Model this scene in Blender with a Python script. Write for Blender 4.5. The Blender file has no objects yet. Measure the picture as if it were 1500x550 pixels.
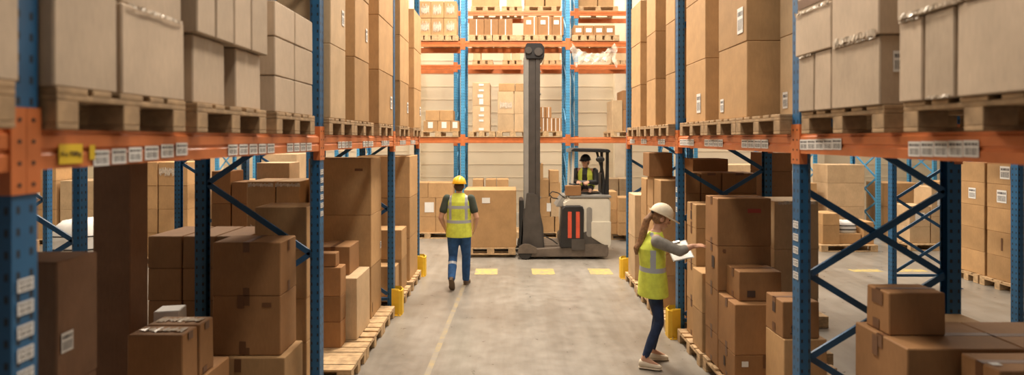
import bpy, bmesh, math, random
from mathutils import Vector, Matrix
random.seed(7)
S = bpy.context.scene
COL = S.collection
PI = math.pi
F = 840.0; HU = 745.0; HV = 203.0; CH = 2.4      # focal length in px, principal point, camera height

# ------------------------------------------------------------------ materials
def nt(name):
    m = bpy.data.materials.new(name); m.use_nodes = True
    t = m.node_tree; t.nodes.clear()
    o = t.nodes.new('ShaderNodeOutputMaterial'); b = t.nodes.new('ShaderNodeBsdfPrincipled')
    t.links.new(b.outputs[0], o.inputs[0])
    return m, t, b
def node(t, k, **kw):
    n = t.nodes.new(k)
    for a, v in kw.items():
        if a.startswith('i_'): n.inputs[int(a[2:])].default_value = v
        else: setattr(n, a, v)
    return n
def noise(t, scale, detail=3, rough=.55, coord='Object', stretch=None):
    tc = node(t, 'ShaderNodeTexCoord'); mp = node(t, 'ShaderNodeMapping')
    if stretch: mp.inputs['Scale'].default_value = stretch
    t.links.new(tc.outputs[coord], mp.inputs[0])
    n = node(t, 'ShaderNodeTexNoise'); n.inputs['Scale'].default_value = scale
    n.inputs['Detail'].default_value = detail; n.inputs['Roughness'].default_value = rough
    t.links.new(mp.outputs[0], n.inputs['Vector'])
    return n
def ramp(t, src, stops):
    r = node(t, 'ShaderNodeValToRGB'); e = r.color_ramp.elements
    while len(e) < len(stops): e.new(.5)
    for i, (p, c) in enumerate(stops):
        e[i].position = p; e[i].color = (*c, 1)
    t.links.new(src, r.inputs[0]); return r
def mixc(t, fac, a, b, mode='MIX'):
    m = node(t, 'ShaderNodeMix', data_type='RGBA', blend_type=mode)
    for s, v in ((0, fac), (6, a), (7, b)):
        if isinstance(v, (int, float)): m.inputs[s].default_value = v
        elif isinstance(v, tuple): m.inputs[s].default_value = (*v, 1)
        else: t.links.new(v, m.inputs[s])
    return m.outputs[2]
def bump(t, b, src, strength=.2, dist=.01):
    n = node(t, 'ShaderNodeBump'); n.inputs['Strength'].default_value = strength
    n.inputs['Distance'].default_value = dist
    t.links.new(src, n.inputs['Height']); t.links.new(n.outputs[0], b.inputs['Normal'])
def plain(name, col, rough=.6, metal=0, var=.12, scale=6, spec=.5):
    m, t, b = nt(name)
    n = noise(t, scale)
    lo = tuple(c*(1-var) for c in col); hi = tuple(min(1, c*(1+var)) for c in col)
    r = ramp(t, n.outputs[0], [(.3, lo), (.7, hi)])
    t.links.new(r.outputs[0], b.inputs['Base Color'])
    b.inputs['Roughness'].default_value = rough; b.inputs['Metallic'].default_value = metal
    b.inputs['Specular IOR Level'].default_value = spec
    return m
def card(name, col, rough=.7):
    """corrugated board: soft blotches, fine flute lines, a shade of its own for every carton"""
    m, t, b = nt(name)
    n = noise(t, 3.5, 4); r = ramp(t, n.outputs[0], [(.3, tuple(c*.86 for c in col)), (.72, tuple(c*1.1 for c in col))])
    oi = node(t, 'ShaderNodeObjectInfo')
    rr = ramp(t, oi.outputs['Random'], [(0, (.84, .82, .80)), (1, (1.08, 1.06, 1.05))])
    c = mixc(t, 1.0, r.outputs[0], rr.outputs[0], 'MULTIPLY')
    w = node(t, 'ShaderNodeTexWave', bands_direction='Z'); w.inputs['Scale'].default_value = 28
    w.inputs['Distortion'].default_value = .6
    tc = node(t, 'ShaderNodeTexCoord'); t.links.new(tc.outputs['Object'], w.inputs[0])
    f = noise(t, 60, 2, stretch=(1, 1, .25))
    g = ramp(t, f.outputs[0], [(.3, (.94,)*3), (.7, (1.04,)*3)])
    c = mixc(t, 1.0, c, g.outputs[0], 'MULTIPLY')
    t.links.new(c, b.inputs['Base Color'])
    b.inputs['Roughness'].default_value = rough; b.inputs['Specular IOR Level'].default_value = .35
    bump(t, b, w.outputs[1], .12, .002)
    return m
def bars(name, axis='X', ink=(.03, .03, .04), paper=(.78, .78, .76), scale=60):
    """printed label: bar code stripes over the lower half and text lines above (generated coords)"""
    m, t, b = nt(name)
    tc = node(t, 'ShaderNodeTexCoord'); sp = node(t, 'ShaderNodeSeparateXYZ'); t.links.new(tc.outputs['UV'], sp.inputs[0])
    n = node(t, 'ShaderNodeTexNoise', noise_dimensions='1D'); n.inputs['Scale'].default_value = scale
    n.inputs['Detail'].default_value = 0
    t.links.new(sp.outputs[0], n.inputs['W'])
    g = node(t, 'ShaderNodeMath', operation='GREATER_THAN', i_1=.5); t.links.new(n.outputs[0], g.inputs[0])
    lo = node(t, 'ShaderNodeMath', operation='LESS_THAN', i_1=.55); t.links.new(sp.outputs[1], lo.inputs[0])
    lo2 = node(t, 'ShaderNodeMath', operation='GREATER_THAN', i_1=.12); t.links.new(sp.outputs[1], lo2.inputs[0])
    a = node(t, 'ShaderNodeMath', operation='MULTIPLY'); t.links.new(lo.outputs[0], a.inputs[0]); t.links.new(lo2.outputs[0], a.inputs[1])
    a2 = node(t, 'ShaderNodeMath', operation='MULTIPLY'); t.links.new(a.outputs[0], a2.inputs[0]); t.links.new(g.outputs[0], a2.inputs[1])
    xin = node(t, 'ShaderNodeMath', operation='COMPARE', i_1=.5, i_2=.42); t.links.new(sp.outputs[0], xin.inputs[0])
    yl = node(t, 'ShaderNodeMath', operation='COMPARE', i_1=.76, i_2=.09); t.links.new(sp.outputs[1], yl.inputs[0])
    n2 = node(t, 'ShaderNodeTexNoise', noise_dimensions='1D'); n2.inputs['Scale'].default_value = scale*.35
    t.links.new(sp.outputs[0], n2.inputs['W'])
    g2 = node(t, 'ShaderNodeMath', operation='GREATER_THAN', i_1=.44); t.links.new(n2.outputs[0], g2.inputs[0])
    b2 = node(t, 'ShaderNodeMath', operation='MULTIPLY'); t.links.new(yl.outputs[0], b2.inputs[0]); t.links.new(g2.outputs[0], b2.inputs[1])
    s = node(t, 'ShaderNodeMath', operation='MAXIMUM'); t.links.new(a2.outputs[0], s.inputs[0]); t.links.new(b2.outputs[0], s.inputs[1])
    s2 = node(t, 'ShaderNodeMath', operation='MULTIPLY'); t.links.new(s.outputs[0], s2.inputs[0]); t.links.new(xin.outputs[0], s2.inputs[1])
    c = mixc(t, s2.outputs[0], paper, ink); t.links.new(c, b.inputs['Base Color'])
    b.inputs['Roughness'].default_value = .5
    return m
def steel(name, col, rough=.42, holes=False):
    """painted rack steel; uprights get the twin column of slots on every face"""
    m, t, b = nt(name)
    n = noise(t, 5, 4); r = ramp(t, n.outputs[0], [(.3, tuple(c*.8 for c in col)), (.7, tuple(min(1, c*1.12) for c in col))])
    c = r.outputs[0]
    if holes:
        tc = node(t, 'ShaderNodeTexCoord'); sp = node(t, 'ShaderNodeSeparateXYZ'); t.links.new(tc.outputs['Object'], sp.inputs[0])
        z = node(t, 'ShaderNodeMath', operation='PINGPONG', i_1=.035); t.links.new(sp.outputs[2], z.inputs[0])
        zz = node(t, 'ShaderNodeMath', operation='LESS_THAN', i_1=.0125); t.links.new(z.outputs[0], zz.inputs[0])
        fac = None
        for ax in (0, 1):
            ab = node(t, 'ShaderNodeMath', operation='ABSOLUTE'); t.links.new(sp.outputs[ax], ab.inputs[0])
            cm = node(t, 'ShaderNodeMath', operation='COMPARE', i_1=.025, i_2=.0065); t.links.new(ab.outputs[0], cm.inputs[0])
            if fac is None: fac = cm.outputs[0]
            else:
                mx = node(t, 'ShaderNodeMath', operation='MAXIMUM'); t.links.new(fac, mx.inputs[0]); t.links.new(cm.outputs[0], mx.inputs[1]); fac = mx.outputs[0]
        f = node(t, 'ShaderNodeMath', operation='MULTIPLY'); t.links.new(zz.outputs[0], f.inputs[0]); t.links.new(fac, f.inputs[1])
        c = mixc(t, f.outputs[0], c, (.012, .018, .025))
    t.links.new(c, b.inputs['Base Color'])
    b.inputs['Roughness'].default_value = rough; b.inputs['Specular IOR Level'].default_value = .5
    return m

M = {}
M['greige'] = card('card_greige', (.52, .415, .305))
M['tan'] = card('card_tan', (.49, .305, .145))
M['brown'] = card('card_brown', (.34, .18, .076))
M['pale'] = card('card_pale', (.56, .41, .25))
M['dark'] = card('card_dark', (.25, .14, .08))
M['tape'] = plain('brown_tape', (.15, .07, .032), .4, var=.1)
M['cleartape'] = plain('clear_tape', (.60, .52, .42), .18, var=.25, scale=30)
M['ink'] = plain('printed_ink', (.06, .035, .025), .7)
M['red'] = plain('red_print', (.35, .05, .03), .6)
M['paper'] = bars('label_paper')
M['paper_beam'] = bars('label_paper_beam', scale=30)
M['white'] = plain('white_paper', (.75, .75, .73), .6, var=.05)
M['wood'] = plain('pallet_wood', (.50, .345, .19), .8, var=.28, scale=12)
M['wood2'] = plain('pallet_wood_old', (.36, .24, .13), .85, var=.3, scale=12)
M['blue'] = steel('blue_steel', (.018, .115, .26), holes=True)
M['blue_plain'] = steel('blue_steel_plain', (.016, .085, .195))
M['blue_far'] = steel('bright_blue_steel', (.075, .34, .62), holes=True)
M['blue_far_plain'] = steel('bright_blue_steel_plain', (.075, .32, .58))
M['orange'] = steel('orange_steel', (.62, .185, .058), .38)
M['yellow'] = plain('yellow_guard', (.80, .50, .03), .45, var=.1)
M['signy'] = plain('yellow_sign', (.72, .50, .02), .5, var=.03)
M['black'] = plain('black_plastic', (.02, .02, .021), .45, var=.2)
M['truck_dark'] = plain('charcoal_steel', (.075, .066, .06), .42, var=.15)
M['truck_base'] = plain('dusty_steel', (.15, .12, .095), .55, var=.25)
M['truck_white'] = plain('cream_enamel', (.70, .66, .56), .35, var=.05)
M['truck_grey'] = plain('grey_plastic', (.28, .27, .25), .45, var=.1)
M['rubber'] = plain('rubber', (.03, .028, .026), .8)
M['chrome'] = plain('bare_steel', (.5, .5, .5), .3, metal=.9)
M['vent_red'] = plain('red_vent', (.70, .10, .05), .5)
M['skin'] = plain('skin', (.58, .33, .22), .55, var=.06)
M['lime'] = plain('lime_fabric', (.70, .80, .10), .75, var=.12, scale=14)
M['reflect'] = plain('grey_reflective', (.42, .45, .50), .35, var=.06)
M['navy'] = plain('navy_cloth', (.02, .085, .24), .85, var=.25, scale=14)
M['denim'] = plain('dark_denim', (.016, .032, .085), .85, var=.25, scale=14)
M['olive'] = plain('dark_green_cloth', (.05, .065, .05), .9, var=.2)
M['greyknit'] = plain('grey_knit', (.27, .26, .235), .9, var=.15, scale=20)
M['hat_y'] = plain('yellow_helmet', (.88, .52, .03), .3, var=.04)
M['hat_w'] = plain('cream_cap', (.78, .70, .54), .6, var=.08, scale=20)
M['hair'] = plain('brown_hair', (.27, .14, .065), .5, var=.35, scale=40)
M['shortHair'] = plain('short_brown_hair', (.07, .04, .025), .7, var=.3, scale=40)
M['boot'] = plain('brown_boot', (.10, .06, .035), .6)
M['sole'] = plain('boot_sole', (.16, .11, .07), .8)
M['shoe'] = plain('beige_canvas', (.72, .63, .50), .8, var=.08)
M['eye'] = plain('eye_dark', (.03, .02, .02), .2)
M['lip'] = plain('lips', (.42, .16, .13), .5)
M['wall'] = None
# film
m, t, b = nt('plastic_film'); b.inputs['Base Color'].default_value = (.85, .80, .70, 1); b.inputs['Roughness'].default_value = .2
nn = noise(t, 9, 4); rr = ramp(t, nn.outputs[0], [(.35, (.12,)*3), (.7, (.55,)*3)])
t.links.new(rr.outputs[0], b.inputs['Alpha']); M['film'] = m
# floor: sealed concrete with trowel clouds, tyre scuffs and panel joints
m, t, b = nt('concrete_floor')
a = noise(t, .55, 6, .6); a2 = noise(t, 5, 6, .7); a3 = noise(t, 1.2, 4, .6, stretch=(3.5, .4, 1))
c1 = ramp(t, a.outputs[0], [(.3, (.215, .19, .16)), (.5, (.285, .265, .235)), (.7, (.35, .33, .30))])
c2 = ramp(t, a2.outputs[0], [(.3, (.83, .815, .80)), (.68, (1.1, 1.09, 1.08))])
c3 = ramp(t, a3.outputs[0], [(.35, (.84, .83, .81)), (.6, (1.04,)*3)])
c = mixc(t, 1.0, c1.outputs[0], c2.outputs[0], 'MULTIPLY'); c = mixc(t, 1.0, c, c3.outputs[0], 'MULTIPLY')
t.links.new(c, b.inputs['Base Color'])
rg = ramp(t, a2.outputs[0], [(.3, (.26,)*3), (.75, (.42,)*3)]); t.links.new(rg.outputs[0], b.inputs['Roughness'])
b.inputs['Specular IOR Level'].default_value = .55
bump(t, b, a2.outputs[0], .05, .004); M['floor'] = m
# cream sandwich-panel wall
m, t, b = nt('cream_panel'); n = noise(t, .8, 3)
r = ramp(t, n.outputs[0], [(.3, (.66, .57, .42)), (.7, (.72, .63, .47))]); t.links.new(r.outputs[0], b.inputs['Base Color'])
b.inputs['Roughness'].default_value = .55; M['wall'] = m
M['column'] = plain('cream_column', (.74, .64, .48), .6, var=.04)
# worn yellow floor paint
m, t, b = nt('worn_yellow_paint'); n = noise(t, 9, 5, .7)
r = ramp(t, n.outputs[0], [(.36, (.32, .285, .22)), (.56, (.56, .44, .15))]); t.links.new(r.outputs[0], b.inputs['Base Color'])
b.inputs['Roughness'].default_value = .45; M['floorpaint'] = m
m, t, b = nt('faded_yellow_paint'); n = noise(t, 7, 5, .75)
r = ramp(t, n.outputs[0], [(.42, (.30, .275, .235)), (.66, (.42, .33, .17))]); t.links.new(r.outputs[0], b.inputs['Base Color'])
b.inputs['Roughness'].default_value = .4; M['fadedpaint'] = m

# ------------------------------------------------------------------ mesh builder
class MB:
    def __init__(s): s.v = []; s.f = []; s.mi = []; s.cur = 0
    def add(s, vs, fs):
        b = len(s.v); s.v += [tuple(v) for v in vs]
        s.f += [tuple(b+i for i in f) for f in fs]; s.mi += [s.cur]*len(fs)
    def box(s, x0, x1, y0, y1, z0, z1):
        s.add([(x0,y0,z0),(x1,y0,z0),(x1,y1,z0),(x0,y1,z0),(x0,y0,z1),(x1,y0,z1),(x1,y1,z1),(x0,y1,z1)],
              [(0,3,2,1),(4,5,6,7),(0,1,5,4),(1,2,6,5),(2,3,7,6),(3,0,4,7)])
    def bar(s, p, q, w, h, up=(0,0,1)):
        p = Vector(p); q = Vector(q); d = (q-p).normalized(); u = Vector(up)
        if abs(d.dot(u)) > .98: u = Vector((1,0,0))
        a = d.cross(u).normalized(); c = a.cross(d).normalized()
        vs = [o + a*(w/2*i) + c*(h/2*j) for o in (p, q) for i, j in ((-1,-1),(1,-1),(1,1),(-1,1))]
        s.add(vs, [(0,1,2,3),(7,6,5,4),(0,4,5,1),(1,5,6,2),(2,6,7,3),(3,7,4,0)])
    def tube(s, p, q, r0, r1=None, n=14):
        r1 = r0 if r1 is None else r1
        p = Vector(p); q = Vector(q); d = (q-p).normalized(); u = Vector((0,0,1)) if abs(d.z) < .9 else Vector((1,0,0))
        a = d.cross(u).normalized(); c = a.cross(d)
        vs = [p + (a*math.cos(2*PI*i/n) + c*math.sin(2*PI*i/n))*r0 for i in range(n)] + [q + (a*math.cos(2*PI*i/n) + c*math.sin(2*PI*i/n))*r1 for i in range(n)]
        s.add(vs, [tuple(range(n))[::-1] and tuple(range(n)), tuple(range(2*n-1, n-1, -1))] + [(i, i+n, (i+1)%n+n, (i+1)%n) for i in range(n)])
    def ell(s, c, r, rot=None, n=16, k=10, zmin=-1.0):
        c = Vector(c); r = (r,)*3 if isinstance(r, (int, float)) else r
        R = rot or Matrix.Identity(3); vs = []; fs = []
        t0 = math.asin(max(-1, zmin))
        for j in range(k+1):
            th = t0 + (PI/2-t0)*j/k
            for i in range(n):
                ph = 2*PI*i/n
                vs.append(c + R @ Vector((r[0]*math.cos(th)*math.cos(ph), r[1]*math.cos(th)*math.sin(ph), r[2]*math.sin(th))))
        for j in range(k):
            for i in range(n): fs.append((j*n+i, j*n+(i+1)%n, (j+1)*n+(i+1)%n, (j+1)*n+i))
        fs.append(tuple(range(n))[::-1]); fs.append(tuple(range(k*n, k*n+n)))
        s.add(vs, fs)
    def loft(s, rings, n=20):
        """rings: (centre, a, b, axis_a, axis_b), closed ends"""
        vs = []; fs = []
        for c, a, b_, ua, ub in rings:
            for i in range(n):
                ph = 2*PI*i/n; vs.append(Vector(c) + Vector(ua)*a*math.cos(ph) + Vector(ub)*b_*math.sin(ph))
        for j in range(len(rings)-1):
            for i in range(n): fs.append((j*n+i, j*n+(i+1)%n, (j+1)*n+(i+1)%n, (j+1)*n+i))
        fs.append(tuple(range(n))[::-1]); k = (len(rings)-1)*n; fs.append(tuple(range(k, k+n)))
        s.add(vs, fs)
    def chain(s, pts, rs, n=14):
        for i in range(len(pts)):
            s.ell(pts[i], rs[i], n=n, k=8)
            if i: s.tube(pts[i-1], pts[i], rs[i-1], rs[i], n)
    def prism(s, poly, y0, y1):
        """poly in (x, z), extruded along y"""
        n = len(poly); vs = [(x, y0, z) for x, z in poly] + [(x, y1, z) for x, z in poly]
        s.add(vs, [tuple(range(n)), tuple(range(2*n-1, n-1, -1))] + [(i, i+n, (i+1)%n+n, (i+1)%n) for i in range(n)])
    def build(s, name, mats, parent=None, bevel=0, seg=1, smooth=False, remesh=0, sm=4, loc=None, fix=True):
        me = bpy.data.meshes.new(name); me.from_pydata(s.v, [], s.f); me.update()
        if fix:
            bm = bmesh.new(); bm.from_mesh(me)
            bmesh.ops.recalc_face_normals(bm, faces=bm.faces)
            if bevel: bmesh.ops.bevel(bm, geom=bm.edges[:], offset=bevel, segments=seg, affect='EDGES', clamp_overlap=True)
            bm.to_mesh(me); bm.free()
        if not isinstance(mats, (list, tuple)): mats = [mats]
        for k in mats: me.materials.append(M[k])
        if len(mats) > 1 and not bevel:
            for p, i in zip(me.polygons, s.mi): p.material_index = i
        o = bpy.data.objects.new(name, me); COL.objects.link(o)
        if remesh:
            md = o.modifiers.new('r', 'REMESH'); md.mode = 'VOXEL'; md.voxel_size = remesh
            if sm: m2 = o.modifiers.new('s', 'SMOOTH'); m2.iterations = sm; m2.factor = .5
            dg = bpy.context.evaluated_depsgraph_get(); dg.update()
            nm = bpy.data.meshes.new_from_object(o.evaluated_get(dg)); o.modifiers.clear(); o.data = nm
            nm.materials.clear()
            for k in mats: nm.materials.append(M[k])
            smooth = True
        if smooth:
            for p in o.data.polygons: p.use_smooth = True
        if parent is not None: o.parent = parent
        if loc: o.location = loc
        return o
def tag(o, label, cat, group=None, kind=None):
    o['label'] = label; o['category'] = cat
    if group: o['group'] = group
    if kind: o['kind'] = kind
    return o
def empty(name, loc=(0,0,0), rz=0):
    o = bpy.data.objects.new(name, None); COL.objects.link(o); o.location = loc; o.rotation_euler.z = rz
    o.empty_display_size = .1
    return o
def struct(o): o['kind'] = 'structure'; return o
def card_quad(name, mat, c, ua, ub, w, h, parent, off=.0015, thick=.0012):
    """a thin sticker with UVs: centre c, width along ua, height along ub"""
    c = Vector(c); ua = Vector(ua).normalized(); ub = Vector(ub).normalized(); n = ua.cross(ub)
    me = bpy.data.meshes.new(name)
    q = [c + ua*(w/2*i) + ub*(h/2*j) + n*off for i, j in ((-1,-1),(1,-1),(1,1),(-1,1))]
    q2 = [p - n*thick for p in q]
    me.from_pydata([tuple(p) for p in q+q2], [], [(0,1,2,3),(7,6,5,4),(0,4,5,1),(1,5,6,2),(2,6,7,3),(3,7,4,0)])
    uv = me.uv_layers.new(name='UVMap')
    for i, st in enumerate(((0,0),(1,0),(1,1),(0,1))): uv.data[i].uv = st
    me.materials.append(M[mat])
    o = bpy.data.objects.new(name, me); COL.objects.link(o); o.parent = parent
    return o
def text_part(name, body, mat, c, ua, ub, size, parent, off=.003):
    cu = bpy.data.curves.new(name, 'FONT'); cu.body = body; cu.size = size; cu.align_x = 'CENTER'; cu.align_y = 'CENTER'; cu.extrude = .0006
    o0 = bpy.data.objects.new(name, cu); COL.objects.link(o0)
    dg = bpy.context.evaluated_depsgraph_get(); dg.update()
    me = bpy.data.meshes.new_from_object(o0.evaluated_get(dg)); bpy.data.objects.remove(o0)
    me.materials.clear(); me.materials.append(M[mat])
    ua = Vector(ua).normalized(); ub = Vector(ub).normalized(); n = ua.cross(ub)
    R = Matrix((ua, ub, n)).transposed().to_4x4(); me.transform(Matrix.Translation(Vector(c)+n*off) @ R)
    o = bpy.data.objects.new(name, me); COL.objects.link(o); o.parent = parent
    return o

# ------------------------------------------------------------------ cartons
def carton(x0, x1, y0, y1, z0, z1, label, mat='tan', group=None, tape=None, marks=(), jit=.2, gap=.003, rz=None):
    """tape: 'x' or 'y' = the direction the sealing tape runs over the lid. marks: (kind, face, u, v, w, h)
    face 'aisle+' faces +x, 'aisle-' faces -x, 'cam' faces -y, 'top'; u, v are 0..1 on that face"""
    cx, cy = (x0+x1)/2, (y0+y1)/2; hx, hy, h = (x1-x0)/2-gap, (y1-y0)/2-gap, z1-z0-.001
    mb = MB(); k = .004
    r = random.uniform
    bev = min(.006, hx*.15, hy*.15)
    vs = []
    for z in (0, h):
        for sx, sy in ((-1,-1),(1,-1),(1,1),(-1,1)):
            vs.append((sx*hx - (r(0, k) if z else 0)*sx, sy*hy - (r(0, k) if z else 0)*sy, z))
    mb.add(vs, [(0,3,2,1),(4,5,6,7),(0,1,5,4),(1,2,6,5),(2,3,7,6),(3,0,4,7)])
    o = mb.build('cardboard_carton', mat, bevel=bev, loc=(cx, cy, z0))
    o.rotation_euler.z = math.radians(r(-jit, jit) if rz is None else rz)
    tag(o, label, 'carton', group)
    if tape:
        w = min(.05, min(hx, hy)*.35); d = min(.075, h*.3); e = .0015; tb = MB()
        tm = 'tape'
        if tape == 'y':
            tb.box(-w/2, w/2, -hy-e, hy+e, h-.001, h+e)
            tb.box(-w/2, w/2, -hy-e, -hy+.004, h-d, h+e); tb.box(-w/2, w/2, hy-.004, hy+e, h-d, h+e)
        else:
            tb.box(-hx-e, hx+e, -w/2, w/2, h-.001, h+e)
            tb.box(-hx-e, -hx+.004, -w/2, w/2, h-d, h+e); tb.box(hx-.004, hx+e, -w/2, w/2, h-d, h+e)
            # the lower end of the tape, folded up from the base
            lo = MB(); lo.box(-hx-e, -hx+.004, -w/2, w/2, .004, d*.8); lo.build('base_tape', tm, o)
        if tape == 'y': lo = MB(); lo.box(-w/2, w/2, -hy-e, -hy+.004, .004, d*.8); lo.build('base_tape', tm, o)
        tb.build('sealing_tape', tm, o)
    for kind, face, u, v, w, hh in marks:
        if face == 'cam': c = (-hx+2*hx*u, -hy-.0005, h*v); ua, ub = (1,0,0), (0,0,1)
        elif face == 'aisle+': c = (hx+.0005, -hy+2*hy*u, h*v); ua, ub = (0,1,0), (0,0,1)
        elif face == 'aisle-': c = (-hx-.0005, hy-2*hy*u, h*v); ua, ub = (0,-1,0), (0,0,1)
        else: c = (-hx+2*hx*u, -hy+2*hy*v, h+.0005); ua, ub = (1,0,0), (0,1,0)
        c = Vector(c); ua = Vector(ua); ub = Vector(ub)
        if kind == 'label': card_quad('shipping_label', 'paper', c, ua, ub, w, hh, o, .004)
        elif kind == 'white': card_quad('paper_label', 'white', c, ua, ub, w, hh, o, .004)
        elif kind == 'ink': card_quad('printed_panel', 'ink', c, ua, ub, w, hh, o, .003)
        elif kind == 'red': card_quad('red_mark', 'red', c, ua, ub, w, hh, o, .003)
        elif kind == 'patch': card_quad('tape_patch', 'tape', c, ua, ub, w, hh, o, .003)
        elif kind == 'up':      # the twin this-way-up arrows on a bar
            n = ua.cross(ub); mb = MB()
            def tri(pp): 
                q = [c + ua*(a*w) + ub*(b_*hh) + n*.004 for a, b_ in pp]; q2 = [p - n*.003 for p in q]; k_ = len(q)
                mb.add(q+q2, [tuple(range(k_)), tuple(range(2*k_-1, k_-1, -1))] + [(i, i+k_, (i+1)%k_+k_, (i+1)%k_) for i in range(k_)])
            tri([(-.5,-.5),(.5,-.5),(.5,-.4),(-.5,-.4)])
            for s_ in (-.25, .25):
                tri([(s_-.06,-.3),(s_+.06,-.3),(s_+.06,.15),(s_-.06,.15)]); tri([(s_-.2,.15),(s_+.2,.15),(s_,.5)])
            mb.build('arrow_mark', 'ink', o, fix=False)
        elif kind == 'film':
            mb = MB(); N = 14; n = ua.cross(ub); R0 = random.Random(len(label))
            for i in range(N):
                a0, a1 = -w/2 + w*i/N, -w/2 + w*(i+1)/N
                q0 = c + ua*a0 + ub*(hh*.5*R0.uniform(.2, 1)) ; q1 = c + ua*a1 + ub*(hh*.5*R0.uniform(.2, 1))
                q2 = c + ua*a1 - ub*(hh*.5*R0.uniform(.2, 1)) ; q3 = c + ua*a0 - ub*(hh*.5*R0.uniform(.2, 1))
                q = [p + n*R0.uniform(.003, .012) for p in (q3, q2, q1, q0)]; qq = [p - n*.002 for p in q]
                mb.add(q+qq, [(0,1,2,3),(7,6,5,4),(0,4,5,1),(1,5,6,2),(2,6,7,3),(3,7,4,0)])
            mb.build('torn_film_edge', 'cleartape', o)
    return o
LV = {1: ['single'], 2: ['bottom', 'top'], 3: ['bottom', 'middle', 'top'], 4: ['bottom', 'second', 'third', 'top'],
      5: ['bottom', 'second', 'third', 'fourth', 'top'], 6: ['bottom', 'second', 'third', 'fourth', 'fifth', 'top'],
      7: ['bottom', 'second', 'third', 'fourth', 'fifth', 'sixth', 'top']}
def stack(x0, x1, y0, y1, zs, desc, mat='tan', adj='brown', group=None, tape=None, marks={}, off=None, jit=.2):
    n = len(zs)-1
    for i in range(n):
        d = off[i] if off else (0, 0)
        lab = f'{adj} carton, {LV[n][i]} of {desc}' if n > 1 else f'{adj} carton {desc}'
        carton(x0+d[0], x1+d[0], y0+d[1], y1+d[1], zs[i], zs[i+1], lab, mat, group, tape, marks.get(i, ()), jit)

# ------------------------------------------------------------------ pallets
PAL = {}
def pallet_meshes(lx, ly, mat):
    """pallet lx (deck boards run this way) by ly; the ly side shows three block ends to the aisle"""
    key = (lx, ly, mat)
    if key in PAL: return PAL[key]
    def mesh(f, nm):
        mb = MB(); f(mb); o = mb.build(nm, mat, bevel=.003); me = o.data; bpy.data.objects.remove(o); return me
    def deck(mb):
        for y, w in ((0, .145), (.25, .1), (.5, .145), (.75, .1), (1, .145)):
            c = -ly/2 + w/2 + (ly-w)*y; mb.box(-lx/2, lx/2, c-w/2, c+w/2, .122, .144)
    def cross(mb):
        mb.box(-.0725, .0725, -ly/2, ly/2, .1, .1215)
    def runner(mb):
        mb.box(-lx/2, lx/2, -.05, .05, 0, .0215)
    def block(mb): mb.box(-.0725, .0725, -.05, .05, .022, .0995)
    PAL[key] = (mesh(deck, 'top_deck'), mesh(cross, 'cross_board'), mesh(runner, 'bottom_runner'), mesh(block, 'block'))
    return PAL[key]
def clear_of_posts(cx, cy, z, lx, ly):
    """slide a pallet along its bay until it clears the uprights and the guards at their feet"""
    for ax, lo, hi, frames in ((1, -2.85, -1.45, [-.98, 1.855, 4.8, 7.85, 10.04]), (1, 1.9, 3.3, [1.16, 4.06, 6.94, 9.88]), (1, -5.15, -3.95, [5.4, 8.8, 11.6]),
                               (0, 13.9, 15.3, [-8.75+2.53*i for i in range(10)]), (0, 16.2, 17.5, [-8.3, -4.9, -1.51, 1.93, 5.33, 8.73, 12.13])):
        p, l = (cy, ly) if ax else (cx, lx); o, m = (cx, lx) if ax else (cy, ly)
        if o+m/2 < lo or o-m/2 > hi: continue
        cl = .064 if z > .1 else (.127 if ax else .08)
        for f in frames:
            if p-l/2 < f+cl and p+l/2 > f-cl: p = f+cl+l/2 if p > f else f-cl-l/2
        if ax: cy = p
        else: cx = p
    return cx, cy
def pallet(cx, cy, z, label, lx=1.2, ly=.8, rot=0, mat='wood', group='wooden pallets', simple=False):
    if rot == 0: cx, cy = clear_of_posts(cx, cy, z, lx, ly)
    d, c, r, b = pallet_meshes(lx, ly, mat)
    if simple:
        mb = MB()
        mb.add([v.co for v in d.vertices], [tuple(p.vertices) for p in d.polygons])
        for x in (-1, 0, 1): mb.add([v.co+Vector((x*(lx/2-.0725), 0, 0)) for v in c.vertices], [tuple(p.vertices) for p in c.polygons])
        for y in (-1, 0, 1):
            o_ = Vector((0, y*(ly/2-.05), 0)); mb.add([v.co+o_ for v in r.vertices], [tuple(p.vertices) for p in r.polygons])
            for x in (-1, 0, 1):
                o2 = Vector((x*(lx/2-.0725), y*(ly/2-.05), 0)); mb.add([v.co+o2 for v in b.vertices], [tuple(p.vertices) for p in b.polygons])
        o = mb.build('wooden_pallet', mat, loc=(cx, cy, z)); o.rotation_euler.z = rot
        return tag(o, label, 'pallet', group)
    o = empty('wooden_pallet', (cx, cy, z), rot); tag(o, label, 'pallet', group)
    def put(n, me, x=0, y=0):
        p = bpy.data.objects.new(n, me); COL.objects.link(p); p.parent = o; p.location = (x, y, 0)
    put('top_deck', d)
    for x in (-1, 0, 1): put('cross_board', c, x*(lx/2-.0725))
    for y in (-1, 0, 1):
        put('bottom_runner', r, 0, y*(ly/2-.05))
        for x in (-1, 0, 1): put('block', b, x*(lx/2-.0725), y*(ly/2-.05))
    return o

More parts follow.
